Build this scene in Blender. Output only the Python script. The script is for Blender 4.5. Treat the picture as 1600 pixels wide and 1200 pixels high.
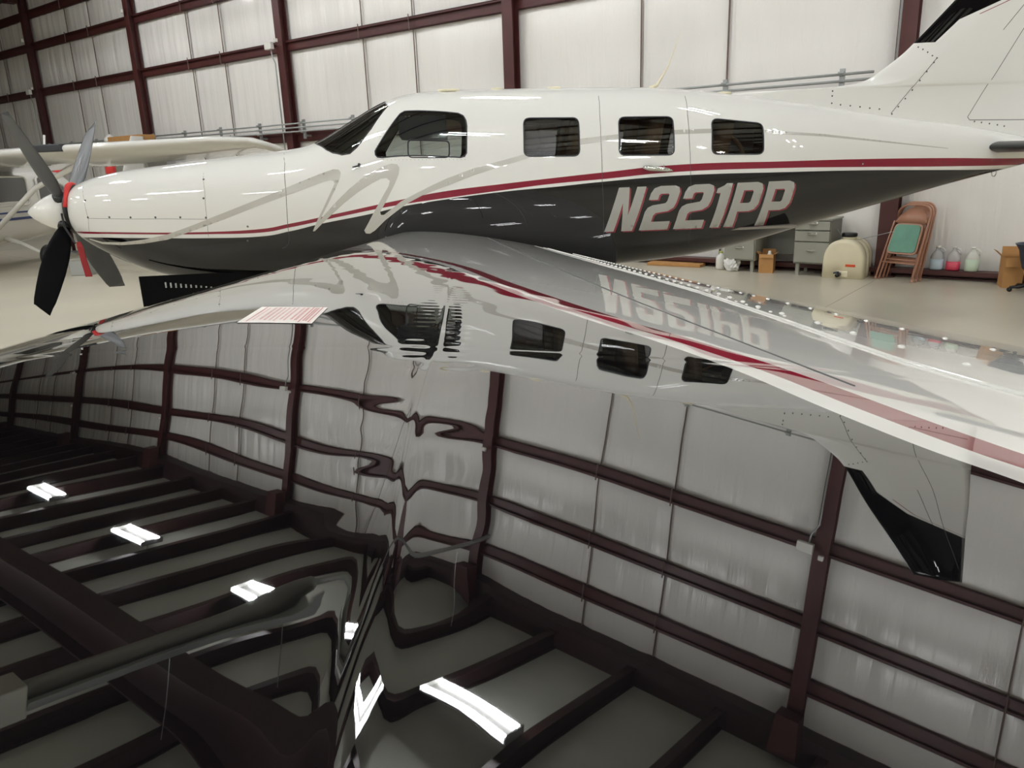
import bpy, bmesh, math, random
import numpy as np
from mathutils import Vector, Matrix
random.seed(7); rng=np.random.default_rng(7)
for o in list(bpy.data.objects): bpy.data.objects.remove(o)
SC=bpy.context.scene; COL=SC.collection
# ------------------------------------------------------------ camera, world, exposure
PITCH,ROLL,PSI,FPX=16.286,2.059,4.7,1202.0
def camera():
    p,r,s=[math.radians(v) for v in (PITCH,ROLL,PSI)]
    F=Vector((math.sin(s)*math.cos(p),math.cos(s)*math.cos(p),-math.sin(p)))
    R=Vector((math.cos(s),-math.sin(s),0)); U=R.cross(F)
    R2=math.cos(r)*R-math.sin(r)*U; U2=math.cos(r)*U+math.sin(r)*R
    cd=bpy.data.cameras.new('camera'); co=bpy.data.objects.new('camera',cd); COL.objects.link(co)
    M=Matrix((R2,U2,-F)).transposed().to_4x4(); M.translation=Vector((0,0,1.62)); co.matrix_world=M
    cd.sensor_fit='HORIZONTAL'; cd.sensor_width=36; cd.lens=36*FPX/1600; cd.clip_start=.01; cd.clip_end=200
    SC.camera=co
camera()
W=bpy.data.worlds.new('world'); SC.world=W; W.use_nodes=True
W.node_tree.nodes['Background'].inputs[0].default_value=(.9,.95,1,1); W.node_tree.nodes['Background'].inputs[1].default_value=.02
SC.view_settings.view_transform='Standard'; SC.view_settings.look='None'; SC.view_settings.exposure=0.0; SC.view_settings.gamma=1
SC.view_settings.use_curve_mapping=False
try:
    SC.cycles.max_bounces=10; SC.cycles.glossy_bounces=6; SC.cycles.diffuse_bounces=4; SC.cycles.transparent_max_bounces=12
    SC.cycles.use_denoising=True; SC.cycles.caustics_reflective=False; SC.cycles.caustics_refractive=False; SC.cycles.sample_clamp_indirect=6
except Exception: pass
TUBE=158.0          # strength of the fluorescent tubes
# ------------------------------------------------------------ materials
def S(c): # srgb 0-255 -> linear
    return tuple(((v/255)/12.92 if v/255<=.04045 else ((v/255+.055)/1.055)**2.4) for v in c)+(1,)
MATS={}
def mat(name,col,rough=.5,metal=0,coat=0,coatr=.03,ior=1.5,noise=None,bump=None,emit=None):
    if name in MATS: return MATS[name]
    m=bpy.data.materials.new(name); m.use_nodes=True; nt=m.node_tree; b=nt.nodes['Principled BSDF']
    b.inputs['Base Color'].default_value=col; b.inputs['Roughness'].default_value=rough; b.inputs['Metallic'].default_value=metal
    b.inputs['Coat Weight'].default_value=coat; b.inputs['Coat Roughness'].default_value=coatr; b.inputs['IOR'].default_value=ior
    if emit:
        b.inputs['Emission Color'].default_value=emit[0]; b.inputs['Emission Strength'].default_value=emit[1]
    if noise: # (scale, amount, stretch xyz)
        tc=nt.nodes.new('ShaderNodeTexCoord'); mp=nt.nodes.new('ShaderNodeMapping'); mp.inputs['Scale'].default_value=noise[2] if len(noise)>2 else (1,1,1)
        n=nt.nodes.new('ShaderNodeTexNoise'); n.inputs['Scale'].default_value=noise[0]; n.inputs['Detail'].default_value=5
        r=nt.nodes.new('ShaderNodeValToRGB'); a=noise[1]
        r.color_ramp.elements[0].position=.3; r.color_ramp.elements[1].position=.7
        r.color_ramp.elements[0].color=tuple(v*(1-a) for v in col[:3])+(1,); r.color_ramp.elements[1].color=tuple(min(1,v*(1+a)) for v in col[:3])+(1,)
        nt.links.new(tc.outputs['Object'],mp.inputs[0]); nt.links.new(mp.outputs[0],n.inputs['Vector']); nt.links.new(n.outputs['Fac'],r.inputs[0]); nt.links.new(r.outputs[0],b.inputs['Base Color'])
    if bump: # (scale,strength,dist)
        tc=nt.nodes.new('ShaderNodeTexCoord'); n=nt.nodes.new('ShaderNodeTexNoise'); n.inputs['Scale'].default_value=bump[0]; n.inputs['Detail'].default_value=4
        mp=nt.nodes.new('ShaderNodeMapping'); mp.inputs['Scale'].default_value=bump[3] if len(bump)>3 else (1,1,1)
        bp=nt.nodes.new('ShaderNodeBump'); bp.inputs['Strength'].default_value=bump[1]; bp.inputs['Distance'].default_value=bump[2]
        nt.links.new(tc.outputs['Object'],mp.inputs[0]); nt.links.new(mp.outputs[0],n.inputs['Vector']); nt.links.new(n.outputs['Fac'],bp.inputs['Height']); nt.links.new(bp.outputs[0],b.inputs['Normal'])
    MATS[name]=m; return m
STEEL=mat('red_oxide_steel',S((76,38,36)),.45,noise=(3,.15))
ROOFST=mat('dark_roof_steel',S((52,27,25)),.55)
VINYL=mat('white_vinyl_insulation',S((236,233,227)),.21,noise=(.7,.05,(1,1,.3)),bump=(10,1.0,.020,(1,1,.09)))
VINYLC=mat('ceiling_vinyl',S((196,198,190)),.5,noise=(.8,.08))
CONC=mat('polished_concrete',S((201,194,176)),.3,noise=(.35,.12),bump=(40,.08,.002))
GALV=mat('galvanised_pipe',S((165,168,166)),.4,metal=.6)
WHITEP=mat('white_enamel',S((228,226,218)),.25,coat=.6)
CREAM=mat('cream_polyethylene',S((226,217,188)),.45,noise=(5,.05))
BLACKR=mat('black_rubber',S((24,24,25)),.55)
BLACKPL=mat('black_plastic',S((18,18,20)),.35)
CARD=mat('cardboard',S((186,138,84)),.8,noise=(6,.08))
CARDIN=mat('cardboard_inside',S((150,108,66)),.85)
DESKM=mat('grey_enamel_desk',S((150,150,138)),.45,noise=(2,.04))
DESKD=mat('grey_enamel_desk_side',S((118,118,110)),.5)
CHROME=mat('chrome',S((220,220,215)),.15,metal=1)
TAN=mat('tan_painted_steel',S((180,132,108)),.38,noise=(4,.06))
GREEN=mat('green_vinyl',S((98,150,128)),.5,noise=(12,.08),bump=(60,.2,.002))
REDF=mat('red_fabric',S((206,52,48)),.7,bump=(150,.2,.001))
PROPSHEEN=mat('propeller_painted_sheen',S((70,72,74)),.38,noise=(5,.12))  # reflected light on the black blades, painted in as a lighter grey
PROPB=mat('propeller_black',S((9,9,10)),.6,ior=1.15)
TANLEATHER=mat('tan_leather',S((196,160,118)),.6)
LINER=mat('cabin_lining',S((120,114,104)),.8)
DARKGREY=mat('dark_grey_trim',S((48,50,54)),.5)
DOTM=mat('fastener_grey',S((92,92,90)),.4,metal=.5)
SEAMM=mat('seam_sealant_dark',S((70,70,68)),.6)
DIRT=mat('black_boot_rubber',S((26,28,32)),.28)
RED=mat('red_paint',S((190,40,40)),.4)
BLUEP=mat('blue_stripe_paint',S((52,66,120)),.3)
BLUEB=mat('navy_plastic',S((34,44,66)),.4)
TUBEM=mat('fluorescent_tube',(1,1,1,1),.5,emit=((.97,.985,1.0,1),TUBE))
# airframe paints: clear-coated gloss
LETG=mat('silver_grey_paint',S((162,161,155)),.22,coat=1,ior=1.6)
SWOOSH=mat('warm_grey_paint',S((186,183,174)),.2,coat=1,ior=1.6)
MAROON=mat('maroon_paint',S((128,22,44)),.2,coat=1,ior=1.6)
def glass(name,tint,refl=1.5):
    m=bpy.data.materials.new(name); m.use_nodes=True; nt=m.node_tree; nt.nodes.remove(nt.nodes['Principled BSDF'])
    out=nt.nodes['Material Output']; t=nt.nodes.new('ShaderNodeBsdfTransparent'); t.inputs[0].default_value=tint
    g=nt.nodes.new('ShaderNodeBsdfGlossy'); g.inputs['Roughness'].default_value=.01; f=nt.nodes.new('ShaderNodeFresnel'); f.inputs[0].default_value=refl
    mx=nt.nodes.new('ShaderNodeMixShader'); nt.links.new(f.outputs[0],mx.inputs[0]); nt.links.new(t.outputs[0],mx.inputs[1]); nt.links.new(g.outputs[0],mx.inputs[2]); nt.links.new(mx.outputs[0],out.inputs[0])
    return m
GLASST=glass('tinted_acrylic',(.46,.47,.49,1),2.2); GLASSC=glass('clear_acrylic',(.62,.66,.64,1),1.9); 
def cloudy(name,col,k):
    m=glass(name,(1,1,1,1),1.4); nt=m.node_tree; d=nt.nodes.new('ShaderNodeBsdfDiffuse'); d.inputs[0].default_value=col; mx=nt.nodes.new('ShaderNodeMixShader'); mx.inputs[0].default_value=k
    o=nt.nodes['Material Output']; src=o.inputs[0].links[0].from_socket; nt.links.new(src,mx.inputs[1]); nt.links.new(d.outputs[0],mx.inputs[2]); nt.links.new(mx.outputs[0],o.inputs[0]); return m
PETG=cloudy('clear_jug_plastic',S((228,229,227)),.4)
WHITE_C=S((226,225,219)); BLACK_C=(.0035,.0035,.004,1); MAR_C=S((128,22,44))
def curve_node(nt,pts,x0,x1,y0,y1):
    n=nt.nodes.new('ShaderNodeFloatCurve'); c=n.mapping.curves[0]
    P=[((x-x0)/(x1-x0),(y-y0)/(y1-y0)) for x,y in pts]
    while len(c.points)<len(P): c.points.new(.5,.5)
    for q,(a,b) in zip(c.points,sorted(P)): q.location=(a,b); q.handle_type='AUTO'
    n.mapping.use_clip=False; n.mapping.update(); return n
def math_n(nt,op,a,b=None,c=None):
    n=nt.nodes.new('ShaderNodeMath'); n.operation=op
    for i,v in enumerate((a,b,c)):
        if v is None: continue
        if isinstance(v,(int,float)): n.inputs[i].default_value=v
        else: nt.links.new(v,n.inputs[i])
    return n.outputs[0]
def mixc(nt,f,a,b):
    n=nt.nodes.new('ShaderNodeMix'); n.data_type='RGBA'; nt.links.new(f,n.inputs['Factor'])
    for k,v in ((6,a),(7,b)):
        if isinstance(v,tuple): n.inputs[k].default_value=v
        else: nt.links.new(v,n.inputs[k])
    return n.outputs[2]
# ------------------------------------------------------------ fuselage form
YC=6.9
TOP=[(-3.05,1.46),(-3.02,1.51),(-2.93,1.562),(-2.79,1.604),(-2.56,1.643),(-2.3,1.668),(-1.97,1.7),(-1.64,1.725),(-1.31,1.752),(-1.08,1.782),(-0.95,1.83),(-.86,1.88),(-.64,2.001),(-.42,2.112),(-.28,2.156),(-.15,2.175),(.12,2.188),(.65,2.187),(1.17,2.18),(1.75,2.167),(2.13,2.14),(2.67,2.075),(3.12,2.01),(3.47,1.955),(4.0,1.87),(4.7,1.77),(5.3,1.66),(5.6,1.60)]
BOT=[(-3.05,1.2),(-3.02,1.14),(-2.94,1.06),(-2.78,.955),(-2.6,.86),(-2.44,.79),(-2.0,.70),(-1.3,.66),(0,.65),(1.0,.66),(1.55,.687),(2.0,.715),(2.32,.75),(2.66,.81),(2.9,.865),(3.26,.952),(3.64,1.041),(4.0,1.125),(4.37,1.21),(4.74,1.29),(5.12,1.368),(5.3,1.405),(5.6,1.46)]
WID=[(-3.05,.15),(-3.02,.20),(-2.93,.27),(-2.8,.33),(-2.5,.42),(-2,.49),(-1.5,.55),(-1,.60),(-.5,.64),(0,.66),(2.0,.66),(2.6,.61),(3.2,.50),(3.8,.39),(4.4,.29),(5,.20),(5.6,.10)]
ZCN=[(-3.05,1.32),(-1,1.36),(0,1.40),(2,1.42),(3.2,1.48),(4.5,1.53),(5.6,1.53)]
def pchip(P):
    x=np.array([p[0] for p in P]);y=np.array([p[1] for p in P]);h=np.diff(x);d=np.diff(y)/h;m=np.zeros(len(x))
    for i in range(1,len(x)-1):
        if d[i-1]*d[i]>0:
            w1=2*h[i]+h[i-1];w2=h[i]+2*h[i-1];m[i]=(w1+w2)/(w1/d[i-1]+w2/d[i])
    m[0]=d[0];m[-1]=d[-1]
    def f(t):
        t=np.clip(np.asarray(t,float),x[0],x[-1]);k=np.clip(np.searchsorted(x,t)-1,0,len(h)-1);s=(t-x[k])/h[k]
        return (1+2*s)*(1-s)**2*y[k]+s*(1-s)**2*h[k]*m[k]+s*s*(3-2*s)*y[k+1]+s*s*(s-1)*h[k]*m[k+1]
    return f
def smooth(P):
    f=pchip(P);g=np.linspace(-3.05,5.6,866);v=f(g);e=np.concatenate([2*v[0]-v[30:0:-1],v,2*v[-1]-v[-2:-32:-1]])
    k=np.exp(-.5*(np.arange(-20,21)/7.)**2);k/=k.sum();sv=np.convolve(e,k,'same')[30:-30]
    w=np.clip((g+2.95)/.25,0,1); sv=v*(1-w)+sv*w
    return lambda t:np.interp(t,g,sv)
fT,fB,fW,fZ=smooth(TOP),smooth(BOT),smooth(WID),smooth(ZCN)
NE=2.3
def side(X,Z):
    w,zc=fW(X),fZ(X);H=np.where(Z>zc,fT(X)-zc,zc-fB(X));r=np.clip(np.abs(Z-zc)/H,0,1)
    return w*(1-r**NE)**(1/NE)

# ------------------------------------------------------------ mesh helpers
def obj(name,V,F,m,parent=None,smooth=False,mats=None,kind=None,label=None):
    me=bpy.data.meshes.new(name); V=np.asarray(V,float)
    if parent is not None and parent.get('_o') is not None: V=V-np.array(parent['_o'])
    me.from_pydata([tuple(v) for v in V],[],[tuple(int(i) for i in f) for f in F]); me.materials.append(m)
    if smooth: me.polygons.foreach_set('use_smooth',[True]*len(me.polygons))
    me.update(); o=bpy.data.objects.new(name,me); COL.objects.link(o)
    if parent is not None:
        o.parent=parent
        if parent.get('_o') is not None: o['_o']=list(parent['_o'])
    if kind: o['kind']=kind
    if label: o['label']=label
    return o
def thing(name,label,cat,loc=(0,0,0),group=None):
    o=bpy.data.objects.new(name,None); o.empty_display_size=.1; COL.objects.link(o); o.location=loc; o['_o']=list(loc)
    o['label']=label; o['category']=cat
    if group: o['group']=group
    return o
def tag(o,label,cat,group=None):
    o['label']=label; o['category']=cat
    if group: o['group']=group
    return o
def based(name,V,F,m,smooth=False):   # single mesh thing with origin at its base
    V=np.asarray(V,float); b=np.array([V[:,0].mean(),V[:,1].mean(),V[:,2].min()])
    o=obj(name,V-b,F,m,None,smooth); o.location=b; o['_o']=list(b); return o
def join(parts):
    V=[];F=[];n=0
    for v,f in parts:
        v=np.asarray(v,float); V.append(v); F+= [tuple(i+n for i in q) for q in f]; n+=len(v)
    return np.concatenate(V),F
class Fr: # local frame
    def __init__(s,o,ang=0,e=None,n=None):
        s.o=np.array(o,float); a=math.radians(ang); s.e=np.array([math.cos(a),math.sin(a),0]); s.n=np.array([-math.sin(a),math.cos(a),0]); s.u=np.array([0,0,1.])
    def __call__(s,P): P=np.atleast_2d(np.asarray(P,float)); return s.o+P[:,:1]*s.e+P[:,1:2]*s.n+P[:,2:3]*s.u
WORLD=Fr((0,0,0))
def box(x0,x1,y0,y1,z0,z1,fr=WORLD,b=0):
    if b<=0:
        V=[(x,y,z) for x in (x0,x1) for y in (y0,y1) for z in (z0,z1)]
        F=[(0,1,3,2),(4,6,7,5),(0,4,5,1),(2,3,7,6),(0,2,6,4),(1,5,7,3)]
        return fr(V),F
    bm=bmesh.new(); bmesh.ops.create_cube(bm,size=1)
    for v in bm.verts: v.co=Vector(((x0+x1)/2+v.co.x*(x1-x0),(y0+y1)/2+v.co.y*(y1-y0),(z0+z1)/2+v.co.z*(z1-z0)))
    bmesh.ops.bevel(bm,geom=bm.edges[:],offset=b,segments=2,affect='EDGES',profile=.5)
    bm.verts.index_update(); V=[tuple(v.co) for v in bm.verts]; F=[tuple(v.index for v in f.verts) for f in bm.faces]; bm.free()
    return fr(V),F
def tube(P,r,n=8,fr=WORLD,closed=False,caps=True):
    P=fr(P) ; k=len(P); r=np.broadcast_to(np.asarray(r,float),(k,)); V=[];F=[]
    up=None
    for i in range(k):
        a=P[(i-1)%k] if (i>0 or closed) else P[i]; b=P[(i+1)%k] if (i<k-1 or closed) else P[i]
        t=b-a; t=t/(np.linalg.norm(t)+1e-12)
        if up is None:
            up=np.array([0,0,1.]) if abs(t[2])<.9 else np.array([1.,0,0])
        s=np.cross(t,up); s/=np.linalg.norm(s)+1e-12; up=np.cross(s,t)
        for j in range(n):
            a_=2*math.pi*j/n; V.append(P[i]+r[i]*(math.cos(a_)*s+math.sin(a_)*up))
    m=k if closed else k-1
    for i in range(m):
        for j in range(n):
            a=i*n+j; b=i*n+(j+1)%n; c=((i+1)%k)*n+(j+1)%n; d=((i+1)%k)*n+j; F.append((a,b,c,d))
    if caps and not closed: F.append(tuple(range(n))[::-1]); F.append(tuple((k-1)*n+j for j in range(n)))
    return np.array(V),F
def lathe(prof,n=24,fr=WORLD,axis='z',c=(0,0,0)): # prof (r,h)
    V=[];F=[];k=len(prof)
    for r,h in prof:
        for j in range(n):
            a=2*math.pi*j/n
            if axis=='z': V.append((c[0]+r*math.cos(a),c[1]+r*math.sin(a),c[2]+h))
            elif axis=='x': V.append((c[0]+h,c[1]+r*math.cos(a),c[2]+r*math.sin(a)))
            else: V.append((c[0]+r*math.cos(a),c[1]+h,c[2]+r*math.sin(a)))
    for i in range(k-1):
        for j in range(n): F.append((i*n+j,i*n+(j+1)%n,(i+1)*n+(j+1)%n,(i+1)*n+j))
    if prof[0][0]>1e-6: F.append(tuple(range(n))[::-1])
    if prof[-1][0]>1e-6: F.append(tuple((k-1)*n+j for j in range(n)))
    return fr(V),F
def loft(secs,closed=True,caps=True): # list of (n,3) arrays
    n=len(secs[0]); V=np.concatenate(secs); F=[]
    for i in range(len(secs)-1):
        for j in range(n if closed else n-1):
            F.append((i*n+j,i*n+(j+1)%n,(i+1)*n+(j+1)%n,(i+1)*n+j))
    if caps: F.append(tuple(range(n))[::-1]); F.append(tuple((len(secs)-1)*n+j for j in range(n)))
    return V,F
def prism(poly,y0,y1,fr=WORLD): # polygon in local x,z ; extruded along local y
    n=len(poly); V=[(x,y0,z) for x,z in poly]+[(x,y1,z) for x,z in poly]
    F=[tuple(range(n)),tuple(range(2*n-1,n-1,-1))]+[(i,n+i,n+(i+1)%n,(i+1)%n) for i in range(n)]
    return fr(V),F
def pip(P,poly): # points in polygon, vectorised
    x,y=P[:,0],P[:,1]; ins=np.zeros(len(P),bool); n=len(poly); j=n-1
    for i in range(n):
        xi,yi=poly[i];xj,yj=poly[j]
        c=((yi>y)!=(yj>y))&(x<(xj-xi)*(y-yi)/((yj-yi)+1e-15)+xi); ins^=c; j=i
    return ins
def dens(poly,d=.004,closed=True):
    out=[];n=len(poly)
    for i in range(n if closed else n-1):
        a=np.array(poly[i],float);b=np.array(poly[(i+1)%n],float);k=max(1,int(np.linalg.norm(b-a)/d))
        for t in range(k): out.append(a+(b-a)*t/k)
    if not closed: out.append(np.array(poly[-1],float))
    return np.array(out)
def chaikin(P,it=2):
    P=[np.array(p,float) for p in P]
    for _ in range(it):
        Q=[]
        for i in range(len(P)):
            a,b=P[i],P[(i+1)%len(P)]; Q+= [a*.75+b*.25,a*.25+b*.75]
        P=Q
    return P
# ------------------------------------------------------------ hangar frame: x = along the back wall, y = towards the wall, origin on floor
WA=math.radians(43.05); WD=np.array([-math.cos(WA),math.sin(WA),0]); WN=np.array([math.sin(WA),math.cos(WA),0])
HG=Fr(WN*10.96+WD*2.348,-43.05)     # local y is minus the distance from the wall
def HW(ox,oy): return Fr(HG([(ox,-oy,0)])[0],-43.05)
# floor
V,F=box(-40,22,-26,.3,-.2,0,HG); fl=obj('floor',V,F,CONC,kind='structure')
for s in range(-36,20,6):
    V,F=box(s-.006,s+.006,-25.8,.0,-.001,.0015,HG); obj('control_joint',V,F,mat('joint_dark',S((182,174,157)),.8),fl)
for y in (-4.5,-9,-13.5,-18):
    V,F=box(-38,20,y-.006,y+.006,-.001,.0016,HG); obj('control_joint',V,F,MATS['joint_dark'],fl)
# back wall with bulging vinyl faced insulation panels between rods
V,F=box(-40,22,.06,.3,0,7.3,HG); wb=obj('wall_back',V,F,VINYL,kind='structure')
GZ=[.0,2.235,4.04,5.3,6.16,7.2]
def panel(s0,s1,par,name='insulation_panel'):
    for z0,z1 in zip(GZ[:-1],GZ[1:]):
        ns=max(6,int((s1-s0)/.045)); nz=max(8,int((z1-z0)/.16))
        ss=np.linspace(s0,s1,ns+1); zz=np.linspace(z0,z1,nz+1); A,B=np.meshgrid(ss,zz,indexing='ij')
        u=(A-s0)/(s1-s0); w=(B-z0)/(z1-z0)
        ph=rng.uniform(0,6.28,8); fq=rng.uniform(2.2,9,8)
        rip=sum(np.sin(fq[k]*3.1*A+ph[k]+.5*np.sin(1.3*B+ph[-k-1]))/(fq[k]**.9) for k in range(8))*.0065
        pil=.035*(1-(2*u-1)**6)*(1-(2*w-1)**4)
        D=pil*.9+rip*(1-(2*w-1)**8)*(1.6 if z0<1 else 1.0 if z0<4 else 1.7)
        V=np.stack([A.ravel(),(-D+.045).ravel(),B.ravel()],1); m=nz+1
        F=[(i*m+j,(i+1)*m+j,(i+1)*m+j+1,i*m+j+1) for i in range(ns) for j in range(nz)]
        obj(name,HG(V),F,VINYL,par,True)
for k in range(-3,7):
    s=-6*k
    for a,b in ((s-2.3,s),(s-3.65,s-2.3),(s-6,s-3.65)): panel(a+.012,b-.012,wb)
def ibeam_v(s,y0,z0,z1): # column: flanges facing the room
    return join([box(s-.105,s+.105,y0-.015,y0,z0,z1,HG),box(s-.105,s+.105,y0+.15,y0+.165,z0,z1,HG),box(s-.01,s+.01,y0,y0+.15,z0,z1,HG)])
for k in range(-3,7):
    V,F=ibeam_v(-6*k,-.185,0,6.95); obj('steel_column',V,F,STEEL,wb)
    V,F=join([box(-6*k-.14,-6*k+.14,-.24,.0,0,.02,HG),prism([(-6*k-.16,6.45),(-6*k+.16,6.45),(-6*k+.2,7.0),(-6*k-.2,7.0)],-.55,-.27,HG)]); obj('column_plate',V,F,STEEL,wb)
for z in GZ[1:-1]:
    for k in range(-3,7):
        s1=-6*k-.1; s0=s1-5.8
        V,F=join([box(s0,s1,-.05,-.03,z-.1,z+.1,HG),box(s0,s1,-.11,-.05,z+.085,z+.1,HG),box(s0,s1,-.05,.04,z-.1,z-.085,HG),box(s0,s1,-.11,-.105,z+.06,z+.1,HG)])
        obj('girt',V,F,STEEL,wb)
V,F=join([box(-40,22,-.12,.04,0,.02,HG),box(-40,22,-.06,-.045,0,.115,HG),box(-40,22,-.23,-.045,.10,.115,HG),box(-40,22,-.23,-.215,.06,.1,HG)]); obj('base_girt',V,F,STEEL,wb)
V,F=join([box(-40,22,-.3,.05,6.72,7.15,HG)]); obj('eave_strut',V,F,ROOFST,wb)
RODC=mat('rod_brown',S((104,84,76)),.5)
for k in range(-3,7):
    for ds in (2.3,3.65):
        s=-6*k-ds
        for z0,z1 in zip(GZ[:-1],GZ[1:]):
            V,F=tube([(s,-.012,z0+.1),(s,-.012,z1-.1)],.012,6,HG); obj('sag_rod',V,F,RODC,wb)
        for z in GZ[1:-1]:
            V,F=tube([(s,-.12,z-.14),(s,-.12,z+.14)],.011,6,HG); obj('rod_clip',V,F,RODC,wb)
# other walls
for nm,b in (('wall_left',(-40.3,-40,-26,.3,0,7.3)),('wall_right',(22,22.3,-26,.3,0,7.3)),('wall_front',(-40,22,-26.3,-26,0,7.3))):
    V,F=box(*b,HG); obj(nm,V,F,VINYL,kind='structure')
# roof
V,F=box(-40,22,-26,.3,7.15,7.4,HG); ce=obj('ceiling',V,F,VINYLC,kind='structure')
for i in range(41):
    s=-38.5+1.5*i
    V,F=join([box(s-.07,s+.07,-25.9,0,6.86,6.88,HG),box(s-.01,s+.01,-25.9,0,6.88,7.15,HG),box(s-.01,s+.07,-25.9,0,7.13,7.15,HG)]); obj('purlin',V,F,ROOFST,ce)
for y in (6.3,12.9,19.3):
    V,F=join([box(-40,22,-y-.2,-y+.2,6.12,6.15,HG),box(-40,22,-y-.012,-y+.012,6.15,6.86,HG),box(-40,22,-y-.2,-y+.2,6.83,6.86,HG)]); obj('roof_beam',V,F,ROOFST,ce)
# ceiling lights
FIXM=mat('light_housing',S((120,120,116)),.5)
first=None
def make_light(loc):
    t=thing('ceiling_light','twin-tube fluorescent light fixture hanging under the hangar roof','light',loc,'twin-tube lights under the roof')
    fr=Fr(loc,-43.05)
    V,F=join([box(-.68,.68,-.22,.22,.07,.10,fr),box(-.68,-.66,-.22,.22,.0,.1,fr),box(.66,.68,-.22,.22,0,.1,fr)]); obj('housing',V,F,FIXM,t)
    for y in (-.16,.16):
        V,F=box(-.64,.64,y-.02,y+.02,.01,.05,fr); obj('tube',V,F,TUBEM,t)
    for x in (-.5,.5):
        V,F=tube([(x,0,.1),(x,0,.25)],.006,5,fr); obj('hanger',V,F,GALV,t)
    return t
for off in (3.65,9.2,15.3,21.5):
    for i in range(8):
        s=14.85-4.5*i
        p=HG([(s,-off,6.65)])[0]
        if first is None: first=make_light(tuple(p))
        else:
            r=first.copy(); COL.objects.link(r); r.location=p
            for ch in first.children:
                c=ch.copy(); COL.objects.link(c); c.parent=r
# radiant heater tube under the roof, seen in the wing's reflection
ht=thing('tube_heater','long tube heater hanging under the roof, mirrored in the dark wing','heater',tuple(HG([(-5.35,-5,5.5)])[0]))
V,F=tube([(-5.35,-.7,5.62),(-5.35,-4.6,5.62)],.045,10,HG); obj('flue_pipe',V,F,GALV,ht,True)
V,F=tube([(-5.35,-4.6,5.6),(-5.35,-8.2,5.6)],.10,14,HG); obj('radiant_tube',V,F,DESKD,ht,True)
V,F=prism([(-5.6,5.62),(-5.45,5.78),(-5.25,5.78),(-5.1,5.62),(-5.12,5.62),(-5.26,5.765),(-5.44,5.765),(-5.58,5.62)],-8.2,-4.6,HG); obj('reflector_hood',V,F,GALV,ht)
V,F=box(-5.55,-5.15,-8.8,-8.2,5.45,5.8,HG,.02); obj('burner_box',V,F,DESKM,ht)
for y in (-1.5,-3.2,-5,-6.6,-8.4):
    V,F=tube([(-5.35,y,5.75),(-5.35,y,6.9)],.006,5,HG); obj('hanger_chain',V,F,GALV,ht)
# conduits on wall
cd=thing('conduit_run','three parallel grey pipes on brackets along the back wall','pipe',tuple(HG([(-12,-.3,2.3)])[0]))
for z in (2.33,2.41,2.49):
    V,F=tube([(-30,-.3,z),(-.3,-.3,z)],.016,8,HG); obj('pipe',V,F,GALV,cd,True)
for i in range(20):
    s=-.68-1.53*i
    V,F=join([box(s-.03,s+.03,-.275,-.235,2.18,2.56,HG),box(s-.035,s+.035,-.33,-.275,2.3,2.32,HG),box(s-.02,s+.02,-.24,-.1,2.22,2.26,HG),box(s-.035,s+.035,-.33,-.275,2.5,2.52,HG)]); obj('bracket',V,F,GALV,cd)
for k,nm in ((2,'white electrical box and conduit high on the column left of the cockpit'),(4,'white electrical box and conduit on the far left steel column'),(0,'white electrical box on the right-hand column, seen mirrored in the dark wing')):
    s=-6*k; t=thing('electrical_box',nm,'box',tuple(HG([(s-.1,-.3,3.9)])[0]))
    V,F=box(s-.3,s-.08,-.36,-.27,3.98,4.12,HG,.01); obj('box_body',V,F,WHITEP,t)
    V,F=box(s-.0,s+.07,-.34,-.272,4.1,4.17,HG,.01); obj('junction_cap',V,F,WHITEP,t)
    V,F=tube([(s-.15,-.3,3.98),(s-.14,-.3,3.85),(s-.06,-.3,3.7),(s-.06,-.3,1.2)],.014,8,HG); obj('conduit',V,F,GALV,t,True)
for k,z,nm in ((3,5.42,'small white fitting near the top of the third column from the cockpit'),(4,5.42,'small white fitting near the top of the far left column'),(1,4.16,'small white fitting high on the column behind the cabin roof')):
    s=-6*k; V,F=box(s-.04,s+.05,-.33,-.272,z,z+.09,HG,.012); o=based('wall_fitting',V,F,WHITEP); tag(o,nm,'fitting')
# ------------------------------------------------------------ the turboprop
AP=thing('airplane','glossy white and black single-engine propeller airplane with maroon stripe, whose wing fills the foreground','airplane',(1.0,YC,0))
BLK=[(-2.985,1.122),(-2.864,1.126),(-2.43,1.117),(-1.863,1.099),(-1.478,1.097),(-1.218,1.129),(-0.958,1.18),(-0.574,1.241),(-0.258,1.299),(0.06,1.336),(0.568,1.38),(0.906,1.397),(1.292,1.422),(1.948,1.448),(2.915,1.439),(3.595,1.426),(4.416,1.398),(4.85,1.385)]
MLO=[(-2.879,1.158),(-1.856,1.13),(-1.473,1.127),(-1.214,1.159),(-0.827,1.226),(-0.318,1.306),(0.061,1.346),(0.467,1.384),(0.906,1.422),(1.292,1.442),(1.947,1.477),(2.823,1.473),(3.591,1.453),(4.405,1.428),(5.33,1.411)]
MUP=[(-2.871,1.174),(-1.853,1.148),(-1.468,1.155),(-1.209,1.189),(-0.823,1.255),(-0.315,1.343),(0.064,1.399),(0.469,1.433),(0.907,1.466),(1.292,1.493),(1.947,1.532),(2.82,1.526),(3.584,1.518),(4.388,1.499),(5.241,1.47)]
W0=[(-0.482,1.717),(-0.481,1.688),(-0.465,1.671),(-0.431,1.665),(0.178,1.646),(0.209,1.655),(0.225,1.678),(0.24,1.88),(0.236,1.924),(0.219,1.959),(0.18,1.98),(0.1,1.991),(-0.2,2.011),(-0.24,2.01),(-0.276,1.991)]
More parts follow.
